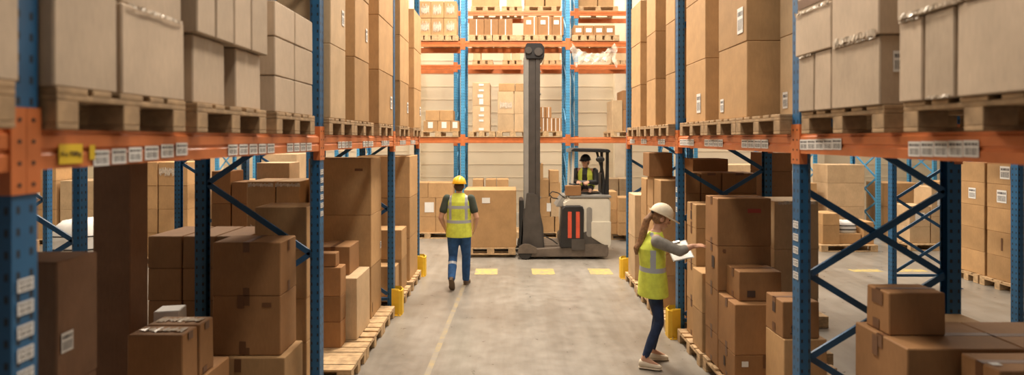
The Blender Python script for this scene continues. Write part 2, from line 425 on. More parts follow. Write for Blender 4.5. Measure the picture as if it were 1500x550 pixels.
# ------------------------------------------------------------------ pallet racks
def rack(label, org, ea, ed, frames, beams, depth=1.1, height=6.0, post='blue', postp='blue_plain', pz=.58, cross=True):
    """frames: positions along ea; beams: top heights; ed points away from the aisle"""
    root = empty('pallet_rack', org); tag(root, label, 'rack', 'pallet racks')
    ea = Vector(ea); ed = Vector(ed)
    def W(a, d, z): p = ea*a + ed*d; return (p.x, p.y, z)
    def bx(mb, a0, a1, d0, d1, z0, z1):
        p = W(a0, d0, z0); q = W(a1, d1, z1)
        mb.box(min(p[0],q[0]), max(p[0],q[0]), min(p[1],q[1]), max(p[1],q[1]), z0, z1)
    posts = {}
    for fi, a in enumerate(frames):
        for d, s in ((0, 1), (depth, -1)):
            # folded omega profile: web towards the outside, two flanges with lips, origin on its axis
            prof = [(-.05, 0), (.05, 0), (.05, .062), (.036, .085), (.03, .082), (.044, .06), (.044, .005), (-.044, .005), (-.044, .06), (-.03, .082), (-.036, .085), (-.05, .062)]
            n = len(prof); mb = MB(); vs = []
            for z in (0.0, height):
                for pa, pd in prof:
                    vs.append(W(pa, s*(pd-.042), z))
            mb.add(vs, [tuple(range(n)), tuple(range(2*n-1, n-1, -1))] + [(i, i+n, (i+1)%n+n, (i+1)%n) for i in range(n)])
            o = mb.build('upright_post', post, root); o.location = W(a, d + s*.042, 0)
            fp = MB(); p = W(-.075, -.06, 0); q = W(.075, .06, 0)
            fp.box(min(p[0],q[0]), max(p[0],q[0]), min(p[1],q[1]), max(p[1],q[1]), 0, .008); fp.build('foot_plate', postp, o)
            posts[(fi, d > 0)] = o
        # bracing, one object per member
        z = .27
        k = 0
        lo, hi = .09, depth-.09
        while z + pz < height-.3:
            if k < 3 and cross: pairs = ((lo, hi), (hi, lo))
            elif not cross: pairs = ((hi, lo),) if k % 2 else ((lo, hi),)
            else: pairs = ((hi, lo),) if k % 2 else ((lo, hi),)
            for j, (d0, d1) in enumerate(pairs):
                mb = MB(); o_ = .012*(1 if j else -1)
                mb.bar(W(a+o_, d0, z), W(a+o_, d1, z+pz), .018, .045); mb.build('brace', postp, root)
            z += pz + .005; k += 1
        for z in (.2,):
            mb = MB(); mb.bar(W(a, lo, z), W(a, hi, z), .03, .04); mb.build('brace', postp, root)
    for z1 in beams:
        h = .135
        for fi in range(len(frames)-1):
            a0, a1 = frames[fi]+.052, frames[fi+1]-.052
            for d, s in ((0, 1), (depth, -1)):
                mb = MB(); n = 10
                prof = [(0, -h), (.05, -h), (.05, 0), (.012, 0), (.012, -.012), (0, -.02), (0, -.062), (.007, -.069), (.007, -.079), (0, -.086)]
                vs = []
                for a in (a0, a1):
                    for pd, pzz in prof: vs.append(W(a, d+s*pd, z1+pzz))
                mb.add(vs, [tuple(range(n)), tuple(range(2*n-1, n-1, -1))] + [(i, i+n, (i+1)%n+n, (i+1)%n) for i in range(n)])
                bo = mb.build('load_beam', 'orange', root)
                for e, sg in ((a0, -1), (a1, 1)):
                    cb = MB()
                    bx(cb, e if sg > 0 else e-.051, e+.051 if sg > 0 else e, d-s*.006, d+s*.0005, z1-.21, z1+.07)
                    bx(cb, e-.006 if sg > 0 else e, e if sg > 0 else e+.006, d-s*.006, d+s*.05, z1-.21, z1+.07)
                    cb.build('beam_connector', 'orange', bo)
                    if post == 'blue' and d == 0:
                        for q_ in range(4):
                            rv = MB(); rv.tube(W(e+sg*.025, d-s*.006, z1-.18+q_*.07), W(e+sg*.025, d-s*.0075, z1-.18+q_*.07), .007, n=8); rv.build('rivet', 'black', bo)
                posts[('beam', fi, d > 0, z1)] = bo
    return root, posts, W

FR_L = [-.98, 1.855, 4.8, 7.85, 10.04]; FR_R = [1.16, 4.06, 6.94, 9.88]
XL, XR = -1.565, 2.035
rl, pl, WL = rack('orange and blue pallet rack along the aisle edge on the walking man\'s side', (XL, 0, 0), (0,1,0), (-1,0,0), FR_L, [2.43], depth=1.035, cross=False)
rr_, pr, WR = rack('orange and blue pallet rack beside the woman in the white cap', (XR, 0, 0), (0,1,0), (1,0,0), FR_R, [2.43], depth=1.13)
YB = 14.0
FR_B = [-8.75, -6.2, -3.66, -1.117, 1.45, 3.98, 6.51, 9.04, 11.57]
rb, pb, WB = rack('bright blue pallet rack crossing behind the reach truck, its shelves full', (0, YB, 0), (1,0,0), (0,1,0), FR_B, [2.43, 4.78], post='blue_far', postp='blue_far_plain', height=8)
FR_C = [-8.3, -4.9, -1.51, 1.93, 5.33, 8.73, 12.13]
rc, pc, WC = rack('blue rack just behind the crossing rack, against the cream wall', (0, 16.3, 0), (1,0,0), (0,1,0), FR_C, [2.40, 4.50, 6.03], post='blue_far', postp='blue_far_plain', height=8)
rack('dark blue rack across the second aisle, in front of the labelled carton stack', (6.12, 0, 0), (0,1,0), (1,0,0), [4.3, 6.94, 9.2], [2.43])
rack('blue rack behind the wrapped cartons on the walking man\'s side', (-4.0, 0, 0), (0,1,0), (-1,0,0), [5.4, 8.8, 11.6], [2.43], cross=False)
rack('far blue rack near the white wrapped bundles', (-7.2, 0, 0), (0,1,0), (-1,0,0), [9.0, 11.9], [2.43], cross=False)

# stickers and signs on the rack steel
def beam_stickers(beam, W, org, a, n, step, w=.1, h=.075, zc=2.34, rise=0, flip=1, face=1):
    for i in range(n):
        p = Vector(W(a+i*step, -.001, zc+rise*i))
        card_quad('location_label', 'paper_beam', p, (0, flip, 0), (0,0,1), w, h, beam, .003)
for a, n, st, w_ in ((2.2, 3, .095, .085),): beam_stickers(pl[('beam', 1, False, 2.43)], WL, None, a, 3, .10, .085, .06, 2.325, .004)
beam_stickers(pl[('beam', 1, False, 2.43)], WL, None, 2.51, 3, .115, .095, .06, 2.337, .006)
beam_stickers(pl[('beam', 1, False, 2.43)], WL, None, 3.25, 5, .13, .11, .06, 2.335)
beam_stickers(pl[('beam', 1, False, 2.43)], WL, None, 4.1, 4, .13, .11, .06, 2.335)
for s in (5.3, 6.2, 7.1): beam_stickers(pl[('beam', 2, False, 2.43)], WL, None, s, 4, .12, .1, .06, 2.34)
for s in (8.3, 9.2): beam_stickers(pl[('beam', 3, False, 2.43)], WL, None, s, 4, .12, .1, .06, 2.34)
bR0 = pr[('beam', 0, False, 2.43)]
beam_stickers(bR0, WR, None, 2.52, 5, .088, .084, .075, 2.355, -.002, -1)
beam_stickers(bR0, WR, None, 3.55, 5, .1, .098, .07, 2.365, -.002, -1)
for s in (4.55, 5.5, 6.35): beam_stickers(pr[('beam', 1, False, 2.43)], WR, None, s, 4, .13, .12, .07, 2.355, 0, -1)
for s in (7.5, 8.5, 9.3): beam_stickers(pr[('beam', 2, False, 2.43)], WR, None, s, 3, .12, .1, .07, 2.355, 0, -1)
for z in (1.38, 1.29, 1.2, 1.11): # near post of the man's side: white bar-code stickers down its side
    pass
def post_stickers(post, org, sx, zs, w=.07, h=.05):
    for z in zs: card_quad('bar_code_sticker', 'paper_beam', (sx*.0425, 0, z), (0, sx, 0), (0,0,1), w, h, post, .003)
post_stickers(pl[(1, False)], None, 1, [1.927, 1.853, 1.778, 1.704, 1.633, 1.56], .062, .042)
post_stickers(pl[(2, False)], None, 1, [2.12, 2.05, 1.98, 1.91, 1.84, 1.77], .07, .04)
post_stickers(pr[(1, False)], None, -1, [1.79, 1.70, 1.61, 1.52, 1.43], .07, .05)
post_stickers(pr[(2, False)], None, -1, [1.78, 1.66, 1.54], .06, .06)
bL = pl[('beam', 1, False, 2.43)]
card_quad('load_sign', 'signy', WL(2.045, -.001, 2.345), (0,1,0), (0,0,1), .11, .07, bL, .004)
text_part('load_sign_lettering', '4 x 700kg', 'ink', WL(2.045, -.005, 2.345), (0,1,0), (0,0,1), .024, bL, .002)
card_quad('load_sign', 'signy', WL(2.15, -.001, 2.348), (0,1,0), (0,0,1), .028, .055, bL, .004)

# ------------------------------------------------------------------ setting
mb = MB(); mb.box(-14, 18, -3, 18.6, -.2, 0); struct(mb.build('floor', 'floor'))
mb = MB(); mb.box(-14, 18, 18.6, 18.8, 0, 9); w = struct(mb.build('wall_back', 'wall'))
mb = MB()
z = .3
while z < 9: mb.box(-14, 18, 18.590, 18.602, z, z+.018); z += .42
struct(mb.build('trim_1', 'column'))
for i, x in enumerate((-9.4, -3.0, 3.55, 9.9, 16.0)):
    mb = MB(); mb.box(x-.16, x+.16, 18.25, 18.6, 0, 9); struct(mb.build('trim_%d' % (i+2), 'column', bevel=.01))
mb = MB(); mb.box(-14.2, -14, -3, 18.8, 0, 9); struct(mb.build('wall_left', 'wall'))
mb = MB(); mb.box(18, 18.2, -3, 18.8, 0, 9); struct(mb.build('wall_right', 'wall'))
def floormark(x0, x1, y0, y1, mat='floorpaint'):
    mb = MB(); mb.box(x0, x1, y0, y1, 0, .002); o = mb.build('floor_marking', mat); struct(o)
for x in (-.60, .42, 1.45): floormark(x, x+.40, 10.1, 10.55)
for x in (6.2, 7.0): floormark(x, x+.55, 10.3, 10.5)
mb = MB(); mb.add([(-.92,3.5,0),(-.86,3.5,0),(-.69,9.6,0),(-.75,9.6,0),(-.92,3.5,.0015),(-.86,3.5,.0015),(-.69,9.6,.0015),(-.75,9.6,.0015)],
   [(0,3,2,1),(4,5,6,7),(0,1,5,4),(1,2,6,5),(2,3,7,6),(3,0,4,7)]); struct(mb.build('floor_marking', 'fadedpaint'))

# yellow post guards
def guard(x, y, sx, label):
    """folded sheet guard wrapped round the post foot; sx = +1 opens towards -x"""
    root = empty('post_guard', (x, y, 0)); tag(root, label, 'post guard', 'yellow post guards')
    mb = MB(); h = .36
    prof = [(.0, -.09), (.06, -.09), (.085, -.06), (.085, .06), (.06, .09), (0, .09), (0, .078), (.054, .078), (.072, .056), (.072, -.056), (.054, -.078), (0, -.078)]
    n = len(prof); prof = [(a*1.65, b_) for a, b_ in prof]
    vs = [(sx*a, b_, 0) for a, b_ in prof] + [(sx*a, b_, h - (.03 if a > .09 else 0)) for a, b_ in prof]
    mb.add(vs, [tuple(range(n)), tuple(range(2*n-1, n-1, -1))] + [(i, i+n, (i+1)%n+n, (i+1)%n) for i in range(n)])
    mb.build('guard_shell', 'yellow', root)
    mb = MB(); mb.box(min(0, sx*.13), max(0, sx*.13), -.12, -.09, 0, .01); mb.build('foot_flange', 'yellow', root)
    mb = MB(); mb.box(min(0, sx*.13), max(0, sx*.13), .09, .12, 0, .01); mb.build('foot_flange', 'yellow', root)
    for yy in (-.105, .105):
        mb = MB(); mb.tube((sx*.1, yy, .01), (sx*.1, yy, .022), .01, n=6); mb.build('anchor_bolt', 'chrome', root)
guard(XL-.02, 7.85, 1, 'yellow steel guard at the foot of the post beside the two tall pale cartons')
guard(XL-.02, 10.04, 1, 'yellow steel guard at the end post behind the walking man\'s rack')
guard(XR+.02, 6.94, -1, 'yellow steel guard at the post foot just behind the woman\'s shoes')
guard(XR+.02, 9.88, -1, 'yellow steel guard at the far end post of the woman\'s rack')

# ================================================================== CARGO
SH = 2.431; SP = SH+.145        # shelf surface, top of a pallet on it
GL = 'cartons on the shelf over the walking man\'s side'; GR = 'cartons on the shelf over the woman\'s side'
XF = -1.52
# ---- shelf on the man's side, from the lens towards the far end
def shelfpal(y0, y1, side, label, mat='wood2', xf=None):
    cx = (xf if xf is not None else (XF if side < 0 else 1.98)) + side*.6
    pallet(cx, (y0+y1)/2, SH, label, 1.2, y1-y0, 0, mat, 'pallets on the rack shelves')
shelfpal(.99, 1.77, -1, 'pallet on the shelf before the first blue post, cut by the picture edge')
carton(-2.6, XF, 1.02, 1.79, SP, 3.3, 'pale carton on the shelf cut by the picture edge before the first blue post', 'greige', GL)
shelfpal(1.93, 2.70, -1, 'pallet under the two largest pale cartons, above the yellow load sign')
carton(-2.6, XF, 1.915, 2.235, SP, 3.3, 'large pale carton next to the first blue post above the yellow load sign', 'greige', GL, marks=[('film', 'aisle+', .55, .985, .3, .02)])
carton(-2.6, XF, 2.26, 2.70, SP, 2.94, 'large pale carton over the second half of the pallet above the yellow sign', 'greige', GL, tape=None, marks=[('film', 'aisle+', .5, .99, .38, .02)])
carton(-2.6, XF-.01, 2.27, 2.69, 2.942, 3.35, 'pale carton on top of the large one above the bar-code labels', 'greige', GL)
shelfpal(2.80, 3.60, -1, 'pallet carrying two pale columns and a row of four upright cartons')
carton(-2.4, XF-.02, 2.80, 3.12, SP, 2.915, 'pale lower carton on the second full pallet, nearer the load sign', 'greige', GL)
carton(-2.4, XF-.02, 3.24, 3.57, SP, 2.915, 'pale lower carton on the second full pallet, beyond the dark gap', 'greige', GL)
for i, (a, b_) in enumerate(((2.78, 2.96), (2.965, 3.16), (3.165, 3.37), (3.375, 3.60))):
    carton(-2.1, XF+.012, a, b_, 2.918, 3.42, f'{["first","second","third","fourth"][i]} upright pale carton from the load sign in the row of four on two columns', 'greige', GL, jit=.3)
shelfpal(3.76, 4.50, -1, 'pallet under the three-layer pile of small cartons before the second blue post')
for r, (z0, z1) in enumerate(((SP, 2.815), (2.817, 3.075), (3.077, 3.31))):
    for c, (a, b_) in enumerate(((3.76, 4.11), (4.115, 4.49))):
        carton(-2.0, XF-.01, a, b_, z0, z1, f'small pale carton, {["bottom","middle","top"][r]} layer, {["first","second"][c]} column of the three-layer pile before the blue post', 'greige', GL)
Z3 = [SP, 3.215, 3.86, 4.5]
for (y0, y1, d, mt, py) in ((4.90, 5.36, 'pile just past the second blue post', 'pale', 5.13), (5.68, 6.26, 'pile between second and third posts', 'tan', 5.95), (6.74, 7.56, 'pile just before the third blue post', 'tan', 7.15),
                        (8.05, 8.75, 'first pile past the third post', 'tan', 8.4), (9.25, 9.98, 'last pile at the rack end', 'tan', 9.6)):
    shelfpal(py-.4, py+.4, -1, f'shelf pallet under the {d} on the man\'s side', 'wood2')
    stack(-2.6, XF, y0, y1, Z3, f'the {d}, man\'s side shelf', mt, 'tall pale' if mt == 'pale' else 'tall brown', GL,
          marks={0: [('label', 'aisle+', .85, .45, .1, .16)]} if y0 > 6 else {1: [('label', 'aisle+', .8, .45, .07, .14)]})
# ---- shelf on the woman's side
def shr(y0, y1, d): pallet(1.95+.6, (y0+y1)/2, SH, f'shelf pallet under the {d} on the woman\'s side', 1.2, y1-y0, 0, 'wood2', 'pallets on the rack shelves')
for (y0, y1, xf, d, mt, py) in ((8.68, 9.32, 1.99, 'last pile at the rack end', 'tan', 9.05), (7.78, 8.28, 1.99, 'pile second from the rack end', 'tan', 8.1), (7.01, 7.42, 2.03, 'pile just beyond the blue post', 'tan', 7.3),
                        (5.80, 6.44, 1.99, 'narrow pile before the blue post', 'tan', 6.1), (4.77, 5.42, 1.98, 'wide pile with two printed labels', 'tan', 5.1), (4.17, 4.66, 2.2, 'recessed pile beside the braced post', 'pale', 4.35)):
    shr(py-.4, py+.4, d)
    mk = {}
    if 5.7 < y0 < 5.9: mk = {0: [('label', 'aisle-', .68, .3, .12, .2)]}
    if 4.7 < y0 < 4.8: mk = {0: [('label', 'aisle-', .15, .2, .08, .12)], 1: [('label', 'aisle-', .80, .3, .12, .22)]}
    if y0 < 4.2: mk = {0: [('label', 'aisle-', .2, .2, .08, .13)]}
    if 6.9 < y0 < 7: mk = {0: [('label', 'aisle-', .75, .3, .1, .2)]}
    stack(xf, xf+1.05, y0, y1, Z3, f'the {d}, woman\'s side shelf', mt, 'tall pale' if mt == 'pale' else 'tall brown', GR, marks=mk)
XW = 1.93
pallet(XW+.62, 3.40, SH, 'pallet above the five bar-code labels next to the blue X-braced post', 1.2, .84, 0, 'wood2', 'pallets on the rack shelves')
carton(XW, XW+.95, 3.635, 3.83, SP, 2.942, 'narrow upright pale carton at the far end above the braced post', 'greige', GR, marks=[('film', 'aisle-', .5, .985, .16, .02)])
carton(XW, XW+.95, 3.44, 3.63, SP, 2.942, 'second narrow upright pale carton above the braced post', 'greige', GR)
carton(XW, XW+.72, 2.985, 3.435, SP, 2.942, 'wide pale carton with a square printed label on its brown end', 'greige', GR, marks=[('label', 'cam', .16, .62, .09, .11), ('film', 'aisle-', .5, .99, .4, .022)])
carton(XW-.01, XW+.9, 3.42, 3.85, 2.945, 3.225, 'low pale carton on the two narrow upright ones', 'greige', GR, marks=[('film', 'aisle-', .5, .99, .4, .03)])
carton(XW-.01, XW+.72, 2.975, 3.415, 2.945, 3.45, 'tall pale carton on top of the wide one with the brown end', 'greige', GR, marks=[('film', 'aisle-', .5, .03, .4, .05)])
carton(XW, XW+.9, 3.43, 3.84, 3.228, 3.6, 'brown-banded carton at the very top above the braced post', 'greige', GR, marks=[('patch', 'aisle-', .5, .15, .38, .06)])
XV = 1.9
pallet(XV+.62, 2.37, SH, 'pallet carrying the largest carton, above the second set of bar-code labels', 1.2, .84, 0, 'wood2', 'pallets on the rack shelves')
carton(XV, XV+.95, 2.635, 2.80, SP, 2.968, 'narrow pale carton beside the brown end with the square label', 'greige', GR, marks=[('film', 'aisle-', .5, .99, .14, .02)])
carton(XV, XV+.95, 2.445, 2.63, SP, 2.968, 'narrow pale carton next to the largest carton', 'greige', GR, marks=[('film', 'aisle-', .5, .02, .15, .02)])
carton(XV, XV+.95, 1.95, 2.44, SP, 2.968, 'largest pale carton on the shelf cut by the picture edge', 'greige', GR)
carton(XV-.01, XV+.95, 2.40, 2.80, 2.971, 3.42, 'pale carton lying over the two narrow ones at the top edge', 'greige', GR, marks=[('film', 'aisle-', .5, .03, .36, .03)])
carton(XV-.01, XV+.95, 1.96, 2.39, 2.971, 3.42, 'pale carton on top of the largest shelf carton', 'greige', GR)

# ---- floor, man's side, bay by bay
G1 = 'floor cartons under the man\'s side rack'
def fp(cx, cy, label, lx=1.2, ly=.8, mat='wood', rot=0): return pallet(cx, cy, 0, label, lx, ly, rot, mat, 'pallets on the floor')
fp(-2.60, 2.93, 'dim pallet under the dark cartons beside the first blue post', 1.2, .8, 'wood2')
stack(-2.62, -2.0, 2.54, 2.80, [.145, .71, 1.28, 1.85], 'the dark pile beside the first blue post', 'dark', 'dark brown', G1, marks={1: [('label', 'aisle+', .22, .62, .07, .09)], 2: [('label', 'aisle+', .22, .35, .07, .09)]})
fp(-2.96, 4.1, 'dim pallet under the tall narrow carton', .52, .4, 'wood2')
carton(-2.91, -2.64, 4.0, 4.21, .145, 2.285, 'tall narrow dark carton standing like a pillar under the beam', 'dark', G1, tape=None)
fp(-2.33, 3.8, 'dim pallet under the twin film-topped cartons', .72, .58, 'wood2')
carton(-2.38, -1.98, 3.52, 4.08, .145, .49, 'lowest carton under the twin film-topped cartons', 'brown', G1)
carton(-2.38, -1.98, 3.52, 4.08, .492, .85, 'wide carton directly carrying the twin film-topped cartons', 'brown', G1)
for i, (a, b_) in enumerate(((3.52, 3.70), (3.715, 3.9))):
    carton(-2.35, -2.0, a, b_, .852, 1.19, f'film-topped small carton, the {["nearer","farther"][i]} of the twin pair in front of the blue post', 'brown', G1, jit=.3,
           marks=[('film', 'top', .5, .5, .28, .10), ('patch', 'aisle+', .5, .92, .05, .05), ('patch', 'aisle+', .35, .08, .05, .04)])
carton(-2.60, -2.42, 4.17, 4.34, 1.042, 1.14, 'crumpled white parcel behind the twin film-topped cartons', 'white', G1, rz=12)
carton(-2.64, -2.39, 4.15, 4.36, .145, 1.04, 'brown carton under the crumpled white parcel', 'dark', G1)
fp(-2.17, 4.41, 'pallet under the big four-carton pile by the second blue post', 1.0, .5, 'wood2')
stack(-2.28, -1.75, 4.40, 4.74, [.73, 1.19, 1.60], 'the big pile by the second blue post', 'brown', 'broad brown', G1, tape='y', marks={0: [('patch', 'cam', .42, .9, .05, .1), ('patch', 'cam', .45, .13, .05, .1), ('patch', 'cam', .8, .85, .07, .03)], 1: [('patch', 'aisle+', .5, .88, .04, .08), ('patch', 'aisle+', .5, .1, .04, .08)]}, jit=.3)
carton(-2.3, -1.70, 4.36, 4.75, .145, .728, 'broad bottom carton of the big pile by the second blue post', 'tan', G1, marks=[('patch', 'cam', .4, .9, .05, .1)])
# bay between second and third posts
fp(-2.71, 5.25, 'pallet under the three-column pile seen behind the dark blue post', .92, .58, 'wood2')
for c, (a, b_) in enumerate(((-3.14, -2.84), (-2.835, -2.55), (-2.545, -2.26))):
    for r in range(5):
        z0 = .145 + r*.281
        carton(a, b_, 4.98, 5.56, z0, z0+.28, f'dusty carton, {LV[5][r]} row, {["outer","middle","inner"][c]} column of the three-column pile behind the dark post', 'brown', G1)
fp(-1.93, 5.2, 'pallet under the slim pale pile hidden by the second blue post', .6, .5, 'wood2')
stack(-2.22, -1.76, 5.0, 5.36, [.145, .62, 1.0, 1.42, 1.8], 'the slim pale pile just behind the second blue post', 'tan', 'pale brown', G1)
carton(-2.50, -2.235, 5.7, 6.02, 1.42, 1.66, 'small dark carton on top of the slatted pile, facing the lens', 'dark', G1)
stack(-2.56, -2.235, 5.68, 6.05, [.145, .57, .995, 1.418], 'the pile under the small dark carton', 'brown', 'dull brown', G1)
fp(-2.13, 5.88, 'weathered pallet with a bare front at the aisle edge past the second post', 1.2, .6, 'wood')
fp(-2.13, 6.60, 'pallet under the tall slim carton and the small cartons', 1.2, .8, 'wood')
stack(-2.12, -1.80, 6.16, 6.36, [.145+.0, .425, .70, 1.01], 'the small three-high pile beside the tall slim carton', 'brown', 'small brown', G1, jit=1)
carton(-2.06, -1.86, 6.18, 6.32, 1.012, 1.16, 'tiny carton sitting on the small three-high pile', 'brown', G1)
carton(-2.10, -1.69, 6.40, 7.0, .145, .836, 'tall slim pale carton standing on the pallet edge', 'pale', G1)
carton(-2.2, -1.815, 6.55, 6.98, .838, 1.16, 'flat brown carton with a taped lid behind the tiny one', 'brown', G1, tape='y')
fp(-2.13, 7.365, 'pallet under the tall three-carton pile before the third blue post', 1.2, .7, 'wood')
stack(-2.5, -1.71, 7.15, 7.72, [.145, .785, 1.44, 2.15], 'the tall pile just before the third blue post', 'tan', 'large brown', G1, jit=.3, marks={1: [('label', 'aisle+', .9, .3, .06, .09)], 0: [('patch', 'aisle+', .12, .2, .02, .12)], 2: [('patch', 'cam', .8, .8, .1, .03)]})
# bay between third and fourth posts
fp(-2.1, 8.4, 'pallet under the low pale cartons past the third post', 1.2, .8)
carton(-2.0, -1.60, 8.14, 8.40, .145, .58, 'low pale carton touching the yellow guard of the third post', 'tan', G1)
stack(-2.0, -1.57, 8.44, 8.86, [.145, .61, 1.05], 'the low pair beside the tall end pile', 'tan', 'pale brown', G1)
fp(-2.1, 9.42, 'pallet under the tall end pile beside the walking man', 1.2, .84)
stack(-2.4, -1.56, 9.08, 9.84, [.145, .82, 1.46, 2.12], 'the tall end pile beside the walking man', 'tan', 'large brown', G1, jit=.3)

# ---- second aisle on the man's side
G2 = 'cartons in the second aisle on the man\'s side'
fp(-3.07, 7.25, 'pallet under the film-wrapped pile behind the braces', .6, .8, 'wood2')
for c, (a, b_) in enumerate(((-3.18, -2.83), (-2.825, -2.53))):
    stack(a, b_, 6.95, 7.5, [.145, .58, 1.01, 1.45, 1.88], f'the film-wrapped pile, {["outer","inner"][c]} column', 'tan', 'wrapped', G2, marks={3: [('film', 'cam', .5, .9, .3, .06)], 2: [('film', 'cam', .5, .5, .28, .3)]})
fp(-3.82, 8.1, 'pallet under the pile between the two far blue frames', .7, .8, 'wood2')
stack(-4.10, -3.83, 7.9, 8.3, [.145, .6, 1.05, 1.5, 1.95], 'the pile behind the first far brace', 'brown', 'dull brown', G2)
stack(-3.82, -3.54, 7.9, 8.3, [.145, .6, 1.05, 1.5, 1.8], 'the lower pile behind the first far brace', 'brown', 'dull brown', G2)
fp(-3.62, 9.15, 'pallet under the open-topped pile', .8, .8, 'wood2')
stack(-3.92, -3.40, 8.9, 9.35, [.145, .75, 1.35, 2.02], 'the pile topping the film-wrapped one', 'pale', 'light brown', G2)
fp(-6.6, 11.2, 'pallet under the yellow-brown wrapped pile far across', 1.2, .8, 'wood')
for c, (a, b_) in enumerate(((-7.25, -6.68), (-6.66, -6.1))):
    stack(a, b_, 10.9, 11.5, [.145, .6, 1.05, 1.5, 1.95], f'the wrapped pile far across, {["outer","inner"][c]} column', 'tan', 'film-wrapped', G2, marks={3: [('film', 'cam', .3, .6, .3, .2)]})
for i, (x, y) in enumerate(((-10.6, 13.2), (-9.6, 13.2), (-8.5, 13.3), (-7.4, 13.2), (-6.2, 13.3), (-5.2, 13.2))):
    d = ['outermost', 'second', 'third', 'fourth', 'fifth', 'innermost'][i]
    fp(x, y, f'pallet under the {d} pile along the far blue rack', 1.0, .8)
    stack(x-.46, x+.46, y-.35, y+.35, [.145, .8, 1.45, 2.05][:3 + (i % 3 != 1)], f'the {d} pile along the far blue rack', ['tan', 'pale'][i % 2], 'warm brown', G2, marks={1: [('white', 'cam', .5, .5, .2, .15)]})
carton(-8.05, -7.76, 9.2, 9.5, .145, .72, 'small tan carton on a pallet seen beside the first post', 'tan', G2)
fp(-7.78, 9.4, 'pallet under the small tan carton seen beside the first post', .7, .6)
def bundle(x, y, z, rx, ry, rz, label):
    """cling-filmed white load: lumpy shell over a flat base"""
    root = empty('wrapped_bundle', (x, y, z)); tag(root, label, 'wrapped load', 'white wrapped bundles')
    mb = MB(); n, k = 28, 10; R0 = random.Random(int(x*100)); vs = []; fs = []
    for j in range(k+1):
        th = PI/2*j/k
        for i in range(n):
            ph = 2*PI*i/n; q = (abs(math.cos(ph))**4+abs(math.sin(ph))**4)**-.25
            r = (math.cos(th)**.45)*q*(1+R0.uniform(-.03, .03))
            vs.append((rx*r*math.cos(ph), ry*r*math.sin(ph), rz*math.sin(th)**.8*(1+R0.uniform(-.03, .03))))
    for j in range(k):
        for i in range(n): fs.append((j*n+i, j*n+(i+1)%n, (j+1)*n+(i+1)%n, (j+1)*n+i))
    fs.append(tuple(range(n))[::-1]); mb.add(vs, fs); mb.build('wrapped_load', 'white', root, smooth=True)
    for zz in (.3, .62):
        b2 = MB(); rings = []
        for h in (-.012, .012):
            rings.append([(rx*1.03*math.cos(2*PI*i/n)*(abs(math.cos(2*PI*i/n))**4+abs(math.sin(2*PI*i/n))**4)**-.25, ry*1.03*math.sin(2*PI*i/n)*(abs(math.cos(2*PI*i/n))**4+abs(math.sin(2*PI*i/n))**4)**-.25, rz*zz+h) for i in range(n)])
        vv = rings[0]+rings[1]; b2.add(vv + [(a*.97, b_*.97, c) for a, b_, c in vv], [(i, (i+1)%n, n+(i+1)%n, n+i) for i in range(n)] + [(2*n+i, 3*n+i, 3*n+(i+1)%n, 2*n+(i+1)%n) for i in range(n)] + [(i, 2*n+i, 2*n+(i+1)%n, (i+1)%n) for i in range(n)] + [(n+i, n+(i+1)%n, 3*n+(i+1)%n, 3*n+i) for i in range(n)])
        b2.build('strap', 'black', root)
fp(-8.0, 10.75, 'pallet under the white wrapped bundle between the far posts', 1.0, .8)
bundle(-8.0, 10.75, .145, .45, .36, .75, 'rounded white film-wrapped bundle on a pallet between the far posts')
fp(-7.55, 12.42, 'pallet under the low white bundle beyond the tall dark carton', 1.0, .8)
bundle(-7.55, 12.42, .145, .45, .36, .42, 'low white film-wrapped bundle beyond the tall dark carton')

# ---- floor, woman's side
G3 = 'floor cartons under the woman\'s side rack'
fp(2.62, 5.405, 'pallet under the pile the woman touches', 1.2, 1.14)
stack(2.05, 2.585, 5.63, 5.99, [.145, .46, .90, 1.34, 1.81], 'the pile the woman touches', 'brown', 'large brown', G3, tape='x', jit=.3,
      marks={3: [('red', 'cam', .68, .74, .13, .04)], 2: [('ink', 'aisle-', .65, .6, .07, .12), ('patch', 'cam', .12, .9, .03, .03)]})
stack(2.05, 2.385, 5.2, 5.62, [.145, .43, .89], 'the short pile in front of the woman\'s pile', 'brown', 'brown', G3, tape='x', jit=.3,
      marks={0: [('white', 'cam', .28, .72, .06, .05), ('patch', 'cam', .85, .8, .05, .12), ('ink', 'aisle-', .4, .5, .04, .09)]})
carton(2.13, 2.53, 5.30, 5.62, .892, 1.165, 'small carton with two printed marks set on the short front pile', 'brown', G3, tape='x', marks=[('ink', 'cam', .28, .25, .075, .06), ('up', 'cam', .84, .25, .05, .05)])
fp(2.75, 4.5, 'pallet under the two cartons behind the X-braced blue post', 1.2, .62)
carton(2.2, 2.55, 4.58, 4.92, .145, .79, 'tall carton under the one marked with arrows', 'tan', G3)
carton(2.2, 2.50, 4.60, 4.92, .792, 1.086, 'carton with black arrow marks behind the X-braced blue post', 'brown', G3, tape='x', marks=[('up', 'cam', .3, .25, .06, .075), ('ink', 'aisle-', .5, .72, .05, .08), ('patch', 'aisle-', .5, .2, .05, .05)])
fp(2.70, 6.40, 'pallet carrying the wrapped pale cartons behind the woman\'s pile', 1.4, .8)
stack(2.87, 3.36, 6.2, 6.7, [.145, .66, 1.2, 1.72], 'the wrapped pale pile behind the woman\'s pile', 'pale', 'film-wrapped', G3, marks={2: [('film', 'cam', .5, .96, .4, .05)]}, jit=.3)
stack(2.03, 2.34, 6.02, 6.34, [.145, .56, .98], 'the low aisle-edge pile next to the woman\'s pile', 'tan', 'pale brown', G3)
stack(2.09, 2.42, 6.40, 6.74, [.145, .55, .97, 1.39, 1.66], 'the aisle-edge pile behind the woman\'s hand', 'tan', 'pale brown', G3, tape='x', marks={3: [('ink', 'aisle-', .5, .5, .04, .1)]})
fp(2.62, 7.45, 'pallet just behind the blue post beside the woman\'s head', 1.3, .8)
